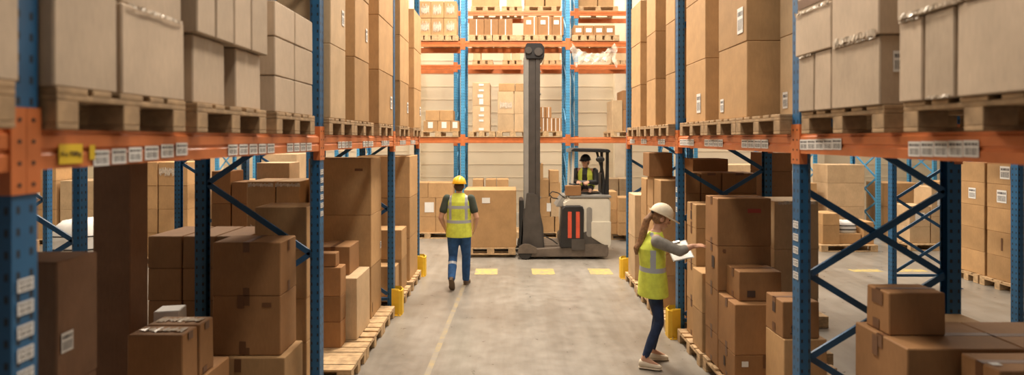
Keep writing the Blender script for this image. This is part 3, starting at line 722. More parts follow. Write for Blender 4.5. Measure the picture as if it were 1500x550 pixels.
for i, (a, b_) in enumerate(((2.19, 2.38), (2.385, 2.64), (2.645, 3.08))):
    stack(a, b_, 7.1, 7.5, [.145, .6, 1.05, 1.5, 1.72, 1.97], f'the three-column wall, {["inner","middle","outer"][i]} column', 'brown', 'brown', G3, marks={4: [('patch', 'cam', .5, .95, .1, .03)]})
carton(2.42, 2.9, 7.55, 7.95, 1.72, 2.13, 'brown carton raised behind the three-column wall', 'brown', G3)
stack(2.42, 2.9, 7.53, 7.97, [.145, .67, 1.19, 1.718], 'the pile hidden behind the three-column wall', 'brown', 'brown', G3)
stack(2.02, 2.34, 7.62, 7.98, [.145, .57, 1.0, 1.42, 1.84], 'the pile behind the cap of the woman', 'tan', 'light brown', G3)
carton(1.96, 2.30, 8.02, 8.38, 1.862, 2.2, 'square carton perched highest near the end of the woman\'s rack', 'brown', G3)
fp(2.60, 8.4, 'pallet under the perched square carton', 1.3, .8)
stack(2.02, 2.38, 8.03, 8.37, [.145, .57, 1.0, 1.42, 1.86], 'the pile under the perched square carton', 'tan', 'light brown', G3)
stack(2.04, 2.38, 8.5, 8.85, [.145, .7, 1.25, 1.8], 'the pile second from the rack end post', 'tan', 'light brown', G3)
fp(2.62, 9.3, 'pallet at the end of the woman\'s rack', 1.3, .8)
stack(2.0, 2.5, 9.1, 9.6, [.145, .82, 1.5], 'the pile at the end post, woman\'s rack', 'pale', 'tall pale', G3)
fp(3.62, 7.6, 'pallet under the tall pile outside the rack back', .8, .7)
stack(3.26, 3.62, 7.3, 7.75, [.145, .65, 1.15, 1.65, 1.98, 2.22], 'the tall pile outside the rack back', 'brown', 'dull brown', G3)
# the big cartons at the lower corner
fp(2.78, 3.45, 'pallet under the big cartons in front of the X-braced frame', 1.2, 1.1)
carton(2.2, 2.86, 3.165, 3.65, .70, 1.235, 'big brown carton carrying the small one, before the X-braced frame', 'brown', G3, tape='x', jit=.2, marks=[('patch', 'aisle-', .42, .86, .05, .12)])
carton(2.2, 2.86, 3.165, 3.65, .145, .698, 'big brown carton below the one carrying the small carton', 'brown', G3)
carton(2.24, 2.58, 3.375, 3.60, 1.237, 1.488, 'small carton with folded taped end sitting alone on the big carton', 'brown', G3, tape='x', jit=.2, marks=[('patch', 'aisle-', .45, .15, .06, .06), ('patch', 'aisle-', .5, .8, .1, .08)])
carton(2.87, 3.35, 3.16, 3.66, .145, 1.23, 'tall flat-topped carton cut by the picture edge beside the big one', 'brown', G3, tape='x')
carton(2.45, 3.1, 2.86, 3.12, .145, 1.235, 'carton with dark tape and a torn white corner at the picture\'s lower edge', 'brown', G3, tape='x', marks=[('white', 'top', .08, .35, .05, .035), ('ink', 'cam', .6, .85, .2, .1)])
carton(2.55, 3.12, 3.69, 3.96, .145, 1.19, 'flat orange-brown carton between the big one and the braced frame', 'tan', G3)

# ---- across the second aisle on the woman's side
G4 = 'cartons across the second aisle on the woman\'s side'
fp(8.35, 9.1, 'pallet under the labelled two-column pile across the aisle', 1.2, .68)
fp(8.35, 9.72, 'second pallet under the labelled two-column pile across the aisle', 1.2, .5)
zz = [.145, .53, .91, 1.29, 1.67, 2.05]
stack(7.8, 8.4, 8.78, 9.36, zz, 'the labelled pile, column closer to the lens', 'tan', 'labelled tan', G4, marks={4: [('label', 'aisle-', .6, .5, .18, .2)], 3: [('label', 'aisle-', .5, .5, .18, .2)], 1: [('patch', 'aisle-', .5, .5, .03, .2)]}, jit=.3)
stack(7.8, 8.4, 9.40, 9.90, zz[:-1] + [2.0], 'the labelled pile, farther column', 'tan', 'labelled tan', G4, marks={3: [('label', 'aisle-', .5, .5, .15, .18)]}, jit=.3)
fp(10.5, 14.35-1.1, 'pallet under the white-labelled pile beneath the brace', 1.1, .8)
for c, (a, b_) in enumerate(((9.75, 10.2), (10.22, 10.7))):
    stack(a, b_, 12.95, 13.5, [.145, .68, 1.17, 1.42] if c == 0 else [.145, .68, 1.17, 1.63], f'the white-labelled far pile, {["first","second"][c]} column', 'tan', 'tan', G4,
          marks={0: [('white', 'cam', .5, .5, .2, .16)], 1: [('white', 'cam', .6, .5, .2, .16)], 2: [('white', 'cam', .6, .5, .2, .12)]})
fp(9.1, 12.6, 'pallet under the low film-wrapped pile seen through the X brace', 1.1, .8)
for c, (a, b_) in enumerate(((8.6, 9.05), (9.07, 9.52))):
    stack(a, b_, 12.3, 12.85, [.145, .5, .95] if c == 0 else [.145, .72, 1.35], f'the low wrapped pile through the X brace, {["first","second"][c]} column', 'pale', 'film-wrapped', G4, marks={1: [('white', 'cam', .5, .5, .2, .16)]})
fp(7.2, 12.5, 'pallet with cartons and a white bag seen beside the X-braced post', 1.2, .8)
for c, (a, b_) in enumerate(((6.68, 7.05), (7.55, 7.78))):
    stack(a, b_, 12.2, 12.7, [.145, .55, .8] if c == 0 else [.145, .6], f'the load beside the white bag, {["first","last"][c]} pile', 'tan', 'tan', G4) if c == 0 else carton(a, b_, 12.2, 12.7, .145, .62, 'tan carton on the far side of the white bag', 'tan', G4)
carton(7.06, 7.54, 12.25, 12.7, .145, .36, 'flat tan carton carrying the white bag', 'tan', G4)
bundle(7.3, 12.47, .363, .20, .18, .26, 'slumped white bag of film on a flat carton')
for i, x in enumerate((4.6, 5.75, 7.13, 8.3, 9.68, 12.2, 13.3)):
    d = ['first', 'second', 'third', 'fourth', 'fifth', 'sixth', 'seventh'][i]
    y = 14.45
    fp(x, y, f'pallet under the {d} warm pile in the crossing rack, counted from the truck', 1.0, .8)
    stack(x-.46, x+.46, y-.35, y+.35, [.145, .72, 1.3, 1.75][:3 + (i % 2)], f'the {d} crossing-rack pile counted from the truck', ['tan', 'pale'][i % 2], 'warm brown', G4)

# ---- crossing rack: floor level
G5 = 'floor cartons behind the reach truck'
YC = 13.75
def at(u, v, Y): return ((u-HU)*Y/F, CH-(v-HV)*Y/F)
def pb2(u0, u1, v0, v1, Y, label, mat='tan', dep=.5, grp=G5, base=None, marks=(), tape=None):
    x0, z1 = at(u0, v0, Y); x1, z0 = at(u1, v1, Y)
    if base is not None: z0 = base
    carton(x0, x1, Y, Y+dep, z0, z1, label, mat, grp, tape, marks, .3); return z1
fp(-1.85, 14.1, 'pallet under the white-labelled cartons behind the walking man', 1.4, .8)
Z1 = .145; zA = at(0, 318, YC)[1]; zB = at(0, 290, YC)[1]; zC = at(0, 268, YC)[1]
def row(us, Y, z0, z1, fmt, mat='tan', marks=(), dep=.5, grp=G5):
    for i in range(len(us)-1):
        x0 = (us[i]-HU)*Y/F; x1 = (us[i+1]-HU)*Y/F
        carton(x0, x1, Y, Y+dep, z0, z1, fmt.format(['first', 'second', 'third', 'fourth', 'fifth', 'sixth'][i]), mat, grp, None, marks, .15)
row((598, 614, 638, 653, 670), YC, Z1, zA, '{} carton in the bottom row behind the walking man, counted from the post', 'tan')
row((598, 614), YC, zA, zB, '{} carton in the middle row behind the walking man, touching the post', 'tan')
row((614, 638), YC, zA, zB, '{} carton with a white square label in the middle row behind the man', 'tan', [('white', 'cam', .62, .5, .22, .24)])
row((638, 653, 670), YC, zA, zB, '{} carton past the white-labelled one in the middle row behind the man', 'tan')
row((600, 627, 664), YC, zB, zC, '{} carton in the top row beside the yellow hard hat', 'tan')
fp(-.42, 14.15, 'pallet under the cartons hidden by the load on the forks', 1.1, .8)
row((690, 709, 726, 746), 13.8, .145, .8, '{} lower carton behind the load on the forks', 'tan')
row((690, 709, 726, 746), 13.8, .8, at(0, 279, 13.8)[1], '{} middle carton behind the load on the forks', 'tan')
for i, (a, b_) in enumerate(((692, 708), (711, 727), (727.5, 745))):
    pb2(a, b_, 263, 279, 13.8, f'{["first","second","third"][i]} small carton peeping over the load on the forks', 'tan')
fp(.75, 14.15, 'pallet seen between the mast and the truck body', 1.1, .8)
pb2(786, 812, 318, 345, YC, 'bottom carton between the mast and the truck body', base=.145)
pb2(786, 806, 290, 318, YC, 'middle carton with a blue label between the mast and the truck', marks=[('white', 'cam', .9, .5, .1, .2)])
pb2(785, 804, 263, 290, YC, 'upper carton beside the mast')
pb2(785, 796, 240, 263, YC, 'small top carton touching the mast outline')
pb2(813, 827, 318, 345, YC, 'bottom carton just behind the truck vent panel', base=.145)
pb2(807, 829, 290, 318, YC, 'middle carton just behind the truck vent panel', 'pale')
pb2(805, 821, 268, 290, YC, 'upper carton behind the cable of the truck')
pb2(805, 819, 250, 268, YC, 'small top carton behind the cable of the truck')
fp(2.45, 13.95, 'pallet under the banded cartons behind the truck body', 1.0, .8)
for i, (a, b_) in enumerate(((868, 887), (887.5, 904))):
    w_ = ['half hidden by', 'just past'][i]
    pb2(a, b_, 327, 348, 13.5, f'bottom banded carton {w_} the truck body', base=.145)
    pb2(a, b_, 308, 327, 13.5, f'middle banded carton {w_} the truck body')
    pb2(a, b_, 281, 308, 13.5, f'top banded carton {w_} the truck body')
fp(3.3, 13.6, 'pallet under the cartons touching the woman\'s rack end', .9, .8)
pb2(906, 932, 327, 348, 13.3, 'bottom carton at the end of the woman\'s rack', base=.145)
pb2(906, 932, 310, 327, 13.3, 'second carton at the end of the woman\'s rack')
pb2(906, 932, 290, 310, 13.3, 'third carton at the end of the woman\'s rack')
fp(3.1, 16.8, 'pallet under the hazy cartons in the rear rack', 1.4, .8)
for i, (a, b_) in enumerate(((890, 906), (907, 926))):
    pb2(a, b_, 262, 280, 16.5, f'{["first","second"][i]} top hazy carton in the rear rack beyond the truck', 'pale', grp='cartons in the rear rack')
    pb2(a, b_, 280, 325, 16.5, f'{["first","second"][i]} lower hazy carton in the rear rack beyond the truck', 'pale', base=.145, grp='cartons in the rear rack')
fp(-1.6, 16.9, 'pallet in the rear rack behind the walking man', 1.6, .8)

# ---- crossing rack: first shelf
G6 = 'cartons on the first shelf of the crossing rack'
Y1 = YB+.02; SB = 2.431; PB_ = SB+.145
def bp(cx, z, label, lx=.8, y=None): pallet(cx, (y or YB+.55), z, label, lx, 1.15, 0, 'wood', 'pallets in the crossing rack', simple=True)
bp(-1.72, SB, 'shelf pallet over the walking man in the crossing rack', 1.0)
row((620, 641, 660, 673), Y1, PB_, 2.83, '{} label-striped carton, lower layer, shelf over the walking man', 'tan', [('white', 'cam', .5, .6, .12, .15)])
row((623, 644, 664), Y1, 2.832, 3.09, '{} label-striped carton, upper layer, shelf over the walking man', 'tan')
bp(-.66, SB, 'shelf pallet under the tall column printed with white marks', .66)
x0 = (692-HU)*Y1/F; x1 = (718-HU)*Y1/F
col = stack(x0, x1, Y1, Y1+.8, [PB_, 3.2, 3.77], 'the tall column with white printed marks', 'pale', 'slender pale', G6,
   marks={0: [('white', 'cam', .5, .08, .12, .06), ('white', 'cam', .5, .42, .11, .05), ('white', 'cam', .5, .62, .13, .05), ('white', 'cam', .55, .86, .09, .10)], 1: [('white', 'cam', .5, .18, .10, .14), ('white', 'cam', .45, .42, .13, .08), ('white', 'cam', .5, .66, .12, .05), ('white', 'cam', .5, .9, .12, .05)]})
bp(.13, SB, 'shelf pallet under the wide wrapped block beside the mast', .8)
x0 = (729-HU)*Y1/F
stack(x0, x0+.40, Y1, Y1+.8, [PB_, 3.0, 3.55], 'the wide wrapped block by the mast, outer column', 'pale', 'pale', G6, marks={1: [('film', 'cam', .5, .4, .3, .2)]})
stack(x0+.405, x0+.8, Y1, Y1+.8, [PB_, 3.0, 3.55], 'the wide wrapped block by the mast, column at the mast', 'pale', 'pale', G6)
carton(x0+.02, x0+.42, Y1, Y1+.8, 3.552, 3.75, 'flat brown carton on the wrapped block, away from the mast', 'tan', G6)
carton(x0+.43, x0+.8, Y1, Y1+.8, 3.552, 3.75, 'flat brown carton on the wrapped block, touching the mast outline', 'tan', G6)
bp(1.0, SB, 'shelf pallet under the striped cartons past the mast', .8)
row((787, 799, 811, 823), Y1, PB_, 2.9, '{} striped carton past the mast on the first shelf', 'brown', [('white', 'cam', .25, .5, .018, .31), ('white', 'cam', .75, .5, .018, .31)])
row((791, 799.5, 808), Y1, 2.902, 3.17, '{} small striped carton on top, past the mast', 'brown', [('white', 'cam', .5, .5, .018, .25)])
bp(3.0, SB, 'shelf pallet beside the woman\'s rack in the crossing rack', 1.0)
pb2(897, 912, 147, 191, Y1, 'pale upright carton beside the dark labelled column', 'pale', .8, G6, base=PB_)
x0 = (904-HU)*Y1/F+.14; carton(x0, x0+.5, Y1, Y1+.8, PB_, 3.1, 'lower dark labelled carton high beside the woman\'s rack', 'brown', G6, marks=[('white', 'cam', .3, .5, .12, .12)])
carton(x0, x0+.5, Y1, Y1+.8, 3.102, 3.58, 'upper dark labelled carton high beside the woman\'s rack', 'brown', G6, marks=[('white', 'cam', .3, .4, .14, .10)])
# second shelf
G7 = 'cartons on the second shelf of the crossing rack'
S2 = 4.781; P2 = S2+.145
for x, l in ((-1.95, 'outer'), (-1.38, 'inner')):
    pallet(x, YB+.55, S2, f'second-shelf pallet over the walking man, {l} one', .5, 1.15, 0, 'wood', 'pallets in the crossing rack', simple=True)
for r in range(2):
    row((614, 631, 650, 669), Y1, P2+r*.42, P2+r*.42+.415, '{} film-wrapped carton, ' + ['lower', 'upper'][r] + ' row, second shelf over the walking man', 'tan', [('film', 'cam', .5, .5, .2, .3)])
for i, (x, l) in enumerate(((-.68, 'first'), (.0, 'second'), (.68, 'third'), (1.18, 'fourth'), (1.83, 'fifth'), (2.42, 'sixth'))):
    pallet(x, YB+.55, S2, f'{l} second-shelf pallet beyond the first post, counted along the beam', .56, 1.15, 0, 'wood', 'pallets in the crossing rack', simple=True)
row((687, 709, 730, 751), Y1, P2, 5.32, '{} strapped carton on the second shelf, before the mast', 'brown', [('white', 'cam', .5, .5, .02, .38)])
row((767, 788, 809, 826), Y1, P2, 5.38, '{} strapped carton on the second shelf, past the mast', 'brown', [('white', 'cam', .75, .5, .02, .44), ('white', 'cam', .35, .7, .12, .1)])
row((840, 855, 870, 885, 901), Y1, P2, 5.17, '{} low strapped carton on the second shelf over the truck driver', 'brown', [('white', 'cam', .5, .5, .14, .1)])
# rear rack shelves
G8 = 'cartons in the rear rack'
def rearpal(us, z, word):
    for i, (a, b_) in enumerate(us):
        x = ((a+b_)/2-HU)*16.4/F; w_ = (b_-a)*16.4/F
        pallet(x, 16.85, z+.001, f'{["first","second","third","fourth","fifth"][i]} pallet on the {word} shelf of the rear rack', w_, 1.0, 0, 'wood', 'pallets in the rear rack', simple=True)
rearpal(((692, 722), (736, 764), (796, 822), (900, 925)), 4.50, 'lower high')
for i, (a, b_, v) in enumerate(((693, 704, 80), (737, 748, 82), (750, 762, 86), (797, 820, 84), (902, 920, 78))):
    x0 = (a-HU)*16.4/F; x1 = (b_-HU)*16.4/F
    carton(x0, x1, 16.4, 17.2, 4.646, 4.646+.4, f'{["first","second","third","fourth","fifth"][i]} pale carton glimpsed between the beams of the rear rack', 'pale', G8)
rearpal(((690, 732), (735, 765), (768, 815), (842, 900)), 6.03, 'top')
for i, (a, b_) in enumerate(((691, 731), (742, 764), (769, 797), (799, 822), (845, 875), (876, 899))):
    x0 = (a-HU)*16.4/F; x1 = (b_-HU)*16.4/F
    carton(x0, x1, 16.4, 17.2, 6.176, 6.75, f'{["first","second","third","fourth","fifth","sixth"][i]} warm carton on the top shelf of the rear rack', 'tan' if i != 1 else 'pale', G8)
# torn film hanging from the second-shelf beam
mb = MB(); N, K = 40, 12; vs = []; fs = []; R0 = random.Random(5)
xa, xb = 1.52, 2.62
for i in range(N+1):
    s_ = i/N; sag = .35*math.sin(PI*s_)**.8; L = .14 + .22*math.exp(-((s_-.97)/.05)**2) + .14*math.exp(-((s_-.12)/.1)**2) + R0.uniform(-.02, .02)
    for j in range(K+1):
        w_ = j/K; vs.append((xa+(xb-xa)*s_+.03*math.sin(9*w_+5*s_), YB-.04-.03*math.sin(s_*31+w_*3)-.03*w_, 4.72-sag*.75-L*w_*1.6+.02*math.sin(s_*47)))
for i in range(N):
    for j in range(K): fs.append((i*(K+1)+j, (i+1)*(K+1)+j, (i+1)*(K+1)+j+1, i*(K+1)+j+1))
mb.add(vs, fs); o = mb.build('hanging_plastic_film', 'film', smooth=True, fix=False)
sm_ = o.modifiers.new('t', 'SOLIDIFY'); sm_.thickness = .002
tag(o, 'torn clear plastic film sagging from the second beam over the truck', 'plastic film')

# nudge pallets that stand too close to each other apart
PL = [o for o in bpy.data.objects if o.parent is None and o.name.startswith('wooden_pallet')]
def ext(o):
    if o.type == 'MESH': p = [Vector(c) for c in o.bound_box]
    else: p = [Vector(c) for ch in o.children if ch.name.startswith(('top_deck', 'bottom_runner')) for c in ch.bound_box] + [Vector(c) for ch in o.children if ch.name.startswith('cross_board') for c in ch.bound_box]
    return max(abs(q.x) for q in p), max(abs(q.y) for q in p)
PE = {o.name: ext(o) for o in PL}
for it in range(40):
    moved = False
    for i, a in enumerate(PL):
        for b in PL[i+1:]:
            if abs(a.location.z-b.location.z) > .15: continue
            (ax, ay), (bx_, by) = PE[a.name], PE[b.name]
            dx = ax+bx_-abs(a.location.x-b.location.x); dy = ay+by-abs(a.location.y-b.location.y)
            if dx > -.004 and dy > -.004:
                moved = True
                k_ = 0 if dx < dy else 1; d_ = (min(dx, dy)+.006)/2; sg = 1 if a.location[k_] > b.location[k_] else -1
                a.location[k_] += sg*d_; b.location[k_] -= sg*d_
    for o in PL:
        o.location.x, o.location.y = clear_of_posts(o.location.x, o.location.y, o.location.z, PE[o.name][0]*2, PE[o.name][1]*2)
    if not moved: break

# ================================================================== reach truck
def truck():
    root = empty('reach_truck', (1.3, 11.9, 0)); tag(root, 'cream and charcoal reach truck standing sideways across the aisle with its tall mast', 'forklift')
    ox, oy = 1.3, 11.9
    def P(name, mat, fn, bevel=0, seg=2, smooth=False, parent=None):
        mb = MB(); fn(mb); mb.v = [(x-ox, y-oy, z) for x, y, z in mb.v]
        o = mb.build(name, mat, parent or root, bevel=bevel, seg=seg, smooth=smooth)
        return o
    y0, y1 = 11.35, 12.45
    # outrigger legs with load wheels
    for yy in (y0, y1-.16):
        P('outrigger_leg', 'truck_base', lambda m: m.prism([(.22,.05),(1.96,.05),(1.98,.12),(1.98,.30),(1.55,.31),(1.35,.25),(.55,.20),(.30,.25),(.20,.20),(.18,.10)], yy, yy+.16), .012)
        P('load_wheel', 'rubber', lambda m: m.tube((.33, yy-.02, .142), (.33, yy+.18, .142), .142, n=24), .012)
        P('wheel_cover', 'truck_base', lambda m: m.prism([(.18,.12),(.2,.26),(.3,.315),(.42,.31),(.56,.23),(.56,.12)], yy-.03, yy+.0), .008)
    P('chassis', 'truck_dark', lambda m: m.prism([(1.05,.08),(1.98,.08),(1.99,.34),(1.86,.50),(1.62,.60),(1.40,.52),(1.05,.40)], y0+.02, y1-.02), .02)
    P('drive_wheel', 'rubber', lambda m: m.tube((1.72, 11.75, .165), (1.72, 12.05, .165), .165, n=24), .012)
    P('mast_carriage', 'truck_dark', lambda m: m.prism([(.23,.18),(.72,.18),(.70,.62),(.66,.80),(.62,1.0),(.30,1.0),(.26,.72)], 11.55, 12.25), .015)
    # body
    P('truck_body', 'truck_white', lambda m: m.prism([(1.12,.34),(1.96,.34),(2.02,.42),(2.03,1.16),(1.99,1.22),(1.22,1.22),(1.10,1.14),(1.08,.7)], y0+.03, y1-.03), .025, 3)
    P('cream_side_skirt', 'truck_white', lambda m: m.prism([(1.64,.44),(1.99,.22),(2.03,.3),(2.03,.75),(1.64,.75)], y0+.005, y0+.05), .01)
    P('body_top_cap', 'truck_grey', lambda m: m.box(1.2, 2.04, y0+.02, y1-.02, 1.215, 1.262), .012)
    bat = P('battery_housing', 'black', lambda m: m.prism([(1.02,.23),(1.44,.23),(1.48,.30),(1.49,1.02),(1.44,1.07),(1.12,1.07),(1.06,1.02),(1.02,.5)], y0-.03, y0+.3), .02, 3)
    for x in (1.17, 1.33):
        P('red_vent', 'vent_red', lambda m: m.box(x, x+.075, y0-.038, y0-.028, .43, .95), .004, parent=bat)
    P('lower_panel', 'truck_dark', lambda m: m.box(1.24, 1.5, y0-.045, y0, .19, .41), .01)
    P('door_recess', 'truck_grey', lambda m: m.prism([(1.60+.055*math.cos(a), (.98 if math.sin(a) > 0 else .5)+.055*math.sin(a)) for a in [2*PI*i/20+.01 for i in range(20)]], y0+.018, y0+.04))
    P('step_plate', 'truck_base', lambda m: m.box(.72, 1.06, y0+.15, y1-.15, .2, .26), .01)
    # sloping console at the mast end with cables
    P('console', 'truck_grey', lambda m: m.prism([(.95,1.02),(1.12,1.02),(1.18,1.16),(1.18,1.25),(1.1,1.25)], y0+.2, y1-.3), .012)
    def cable(pts, r, nm):
        mb = MB(); pts = [Vector(p)-Vector((ox, oy, 0)) for p in pts]
        for i in range(len(pts)-1): mb.tube(pts[i], pts[i+1], r, n=8)
        mb.build(nm, 'rubber', root, smooth=True)
    cable([(1.13, y0+.2, 1.2), (1.0, y0+.2, 1.3), (.88, y0+.2, 1.33), (.82, y0+.2, 1.27), (.88, y0+.2, 1.2), (1.0, y0+.2, 1.18)], .011, 'hydraulic_hose')
    cable([(.72, y0+.3, .42), (.9, y0+.28, .33), (1.0, y0+.25, .25)], .012, 'hydraulic_hose')
    # mast
    def rail(x, yy, w, z0, z1, mat='truck_dark', nm='mast_rail'):
        P(nm, mat, lambda m: m.prism([(x,z0),(x+w,z0),(x+w,z1),(x,z1)], yy, yy+.11), .008)
    for yy in (11.55, 12.14):
        rail(.315, yy, .09, .22, 4.12, 'truck_grey'); rail(.41, yy+.012, .13, .22, 4.16); rail(.545, yy, .09, .22, 4.05)
    for z in (.4, 1.0, 1.75, 2.5, 3.25, 3.9): P('cross_member', 'truck_dark', lambda m: m.box(.33, .62, 11.64, 12.16, z, z+.09), .008)
    P('mast_head', 'black', lambda m: m.prism([(.35,4.0),(.70,4.0),(.72,4.05),(.72,4.24),(.66,4.32),(.36,4.32),(.33,4.24)], 11.52, 12.26), .015)
    P('chain_pulley', 'truck_dark', lambda m: m.tube((.40, 11.49, 4.17), (.40, 11.54, 4.17), .07, n=18), .006)
    P('chain_pulley', 'truck_dark', lambda m: m.tube((.60, 11.49, 4.14), (.60, 11.54, 4.14), .085, n=18), .006)
    P('lift_chain', 'chrome', lambda m: (m.box(.455, .475, 11.70, 11.715, .8, 4.05), m.box(.495, .515, 11.70, 11.715, .8, 4.05)))
    P('lift_cylinder', 'chrome', lambda m: m.tube((.48, 11.9, .3), (.48, 11.9, 3.6), .045, n=16))
    for z in (1.2, 1.9, 2.6, 3.3, 3.75): P('mast_bolt', 'truck_grey', lambda m: m.tube((.655, 11.60, z), (.632, 11.60, z), .022, n=8))
    P('mast_bracket', 'truck_dark', lambda m: m.prism([(.27,.20),(.69,.20),(.67,.55),(.60,1.25),(.50,1.3),(.36,1.3),(.32,.9)], 11.50, 11.56), .01)
    P('fork_carriage', 'black', lambda m: m.box(.22, .30, 11.55, 12.25, .10, 1.15), .01)
    for yy in (11.66, 12.02): P('fork', 'black', lambda m: m.prism([(-.86,.11),(.28,.095),(.28,.8),(.235,.8),(.235,.135),(-.86,.12)], yy, yy+.11), .004)
    # overhead guard
    P('guard_roof', 'black', lambda m: m.prism([(1.24,2.15),(1.3,2.20),(2.0,2.185),(2.04,2.14),(2.02,2.115),(1.32,2.135)], y0+.08, y1-.08), .012)
    for yy in (y0+.24, y1-.15):
        P('guard_pillar', 'truck_white', lambda m: m.bar((1.275, yy, 1.262), (1.31, yy, 2.14), .035, .05), .005)
        P('rear_pillar', 'black', lambda m: m.prism([(1.93,1.25),(2.03,1.25),(2.03,2.15),(1.97,2.15),(1.965,1.7)], yy, yy+.05), .008)
        if yy < 11.8: P('curved_stay', 'black', lambda m: [m.bar(a, b_, .045, .045) for a, b_ in zip([(1.78,yy,2.14),(1.83,yy,1.95),(1.90,yy,1.75),(1.93,yy,1.5)], [(1.83,yy,1.95),(1.90,yy,1.75),(1.93,yy,1.5),(1.90,yy,1.27)])], .006)
    P('work_light', 'truck_grey', lambda m: m.box(1.16, 1.27, y0+.12, y0+.24, 2.12, 2.20), .012)
    P('mirror', 'black', lambda m: m.ell((1.83, y0+.1, 1.98), (.09, .03, .06)), smooth=True)
    P('seat_back', 'black', lambda m: m.box(1.90, 1.955, 11.75, 12.2, 1.27, 1.7), .03, 3)
    P('seat_cushion', 'black', lambda m: m.box(1.42, 1.88, 11.75, 12.2, 1.262, 1.285), .015, 3)
    st = P('steering_wheel', 'black', lambda m: [m.tube((1.33+.1*math.cos(2*PI*i/16), 11.6+.1*math.sin(2*PI*i/16), 1.48), (1.33+.1*math.cos(2*PI*(i+1)/16), 11.6+.1*math.sin(2*PI*(i+1)/16), 1.48), .014, n=6) for i in range(16)])
    P('steering_column', 'truck_dark', lambda m: m.tube((1.33, 11.6, 1.25), (1.33, 11.6, 1.48), .03, n=10))
truck()
pallet(-.36, 11.92, .06, 'pallet carried on the reach truck forks under the big plain carton', 1.0, .82, 0, 'wood', 'pallets in use')
carton(-.90, .16, 11.52, 12.36, .206, 1.36, 'huge plain brown carton carried on the forks behind the walking man', 'tan', 'cartons on the reach truck', tape=None, marks=[('white', 'cam', .42, .82, .16, .11)], rz=0)
carton(1.13, 1.44, 11.37, 11.54, 1.264, 1.46, 'small open brown carton resting on top of the reach truck body', 'brown', 'cartons on the reach truck', rz=3)

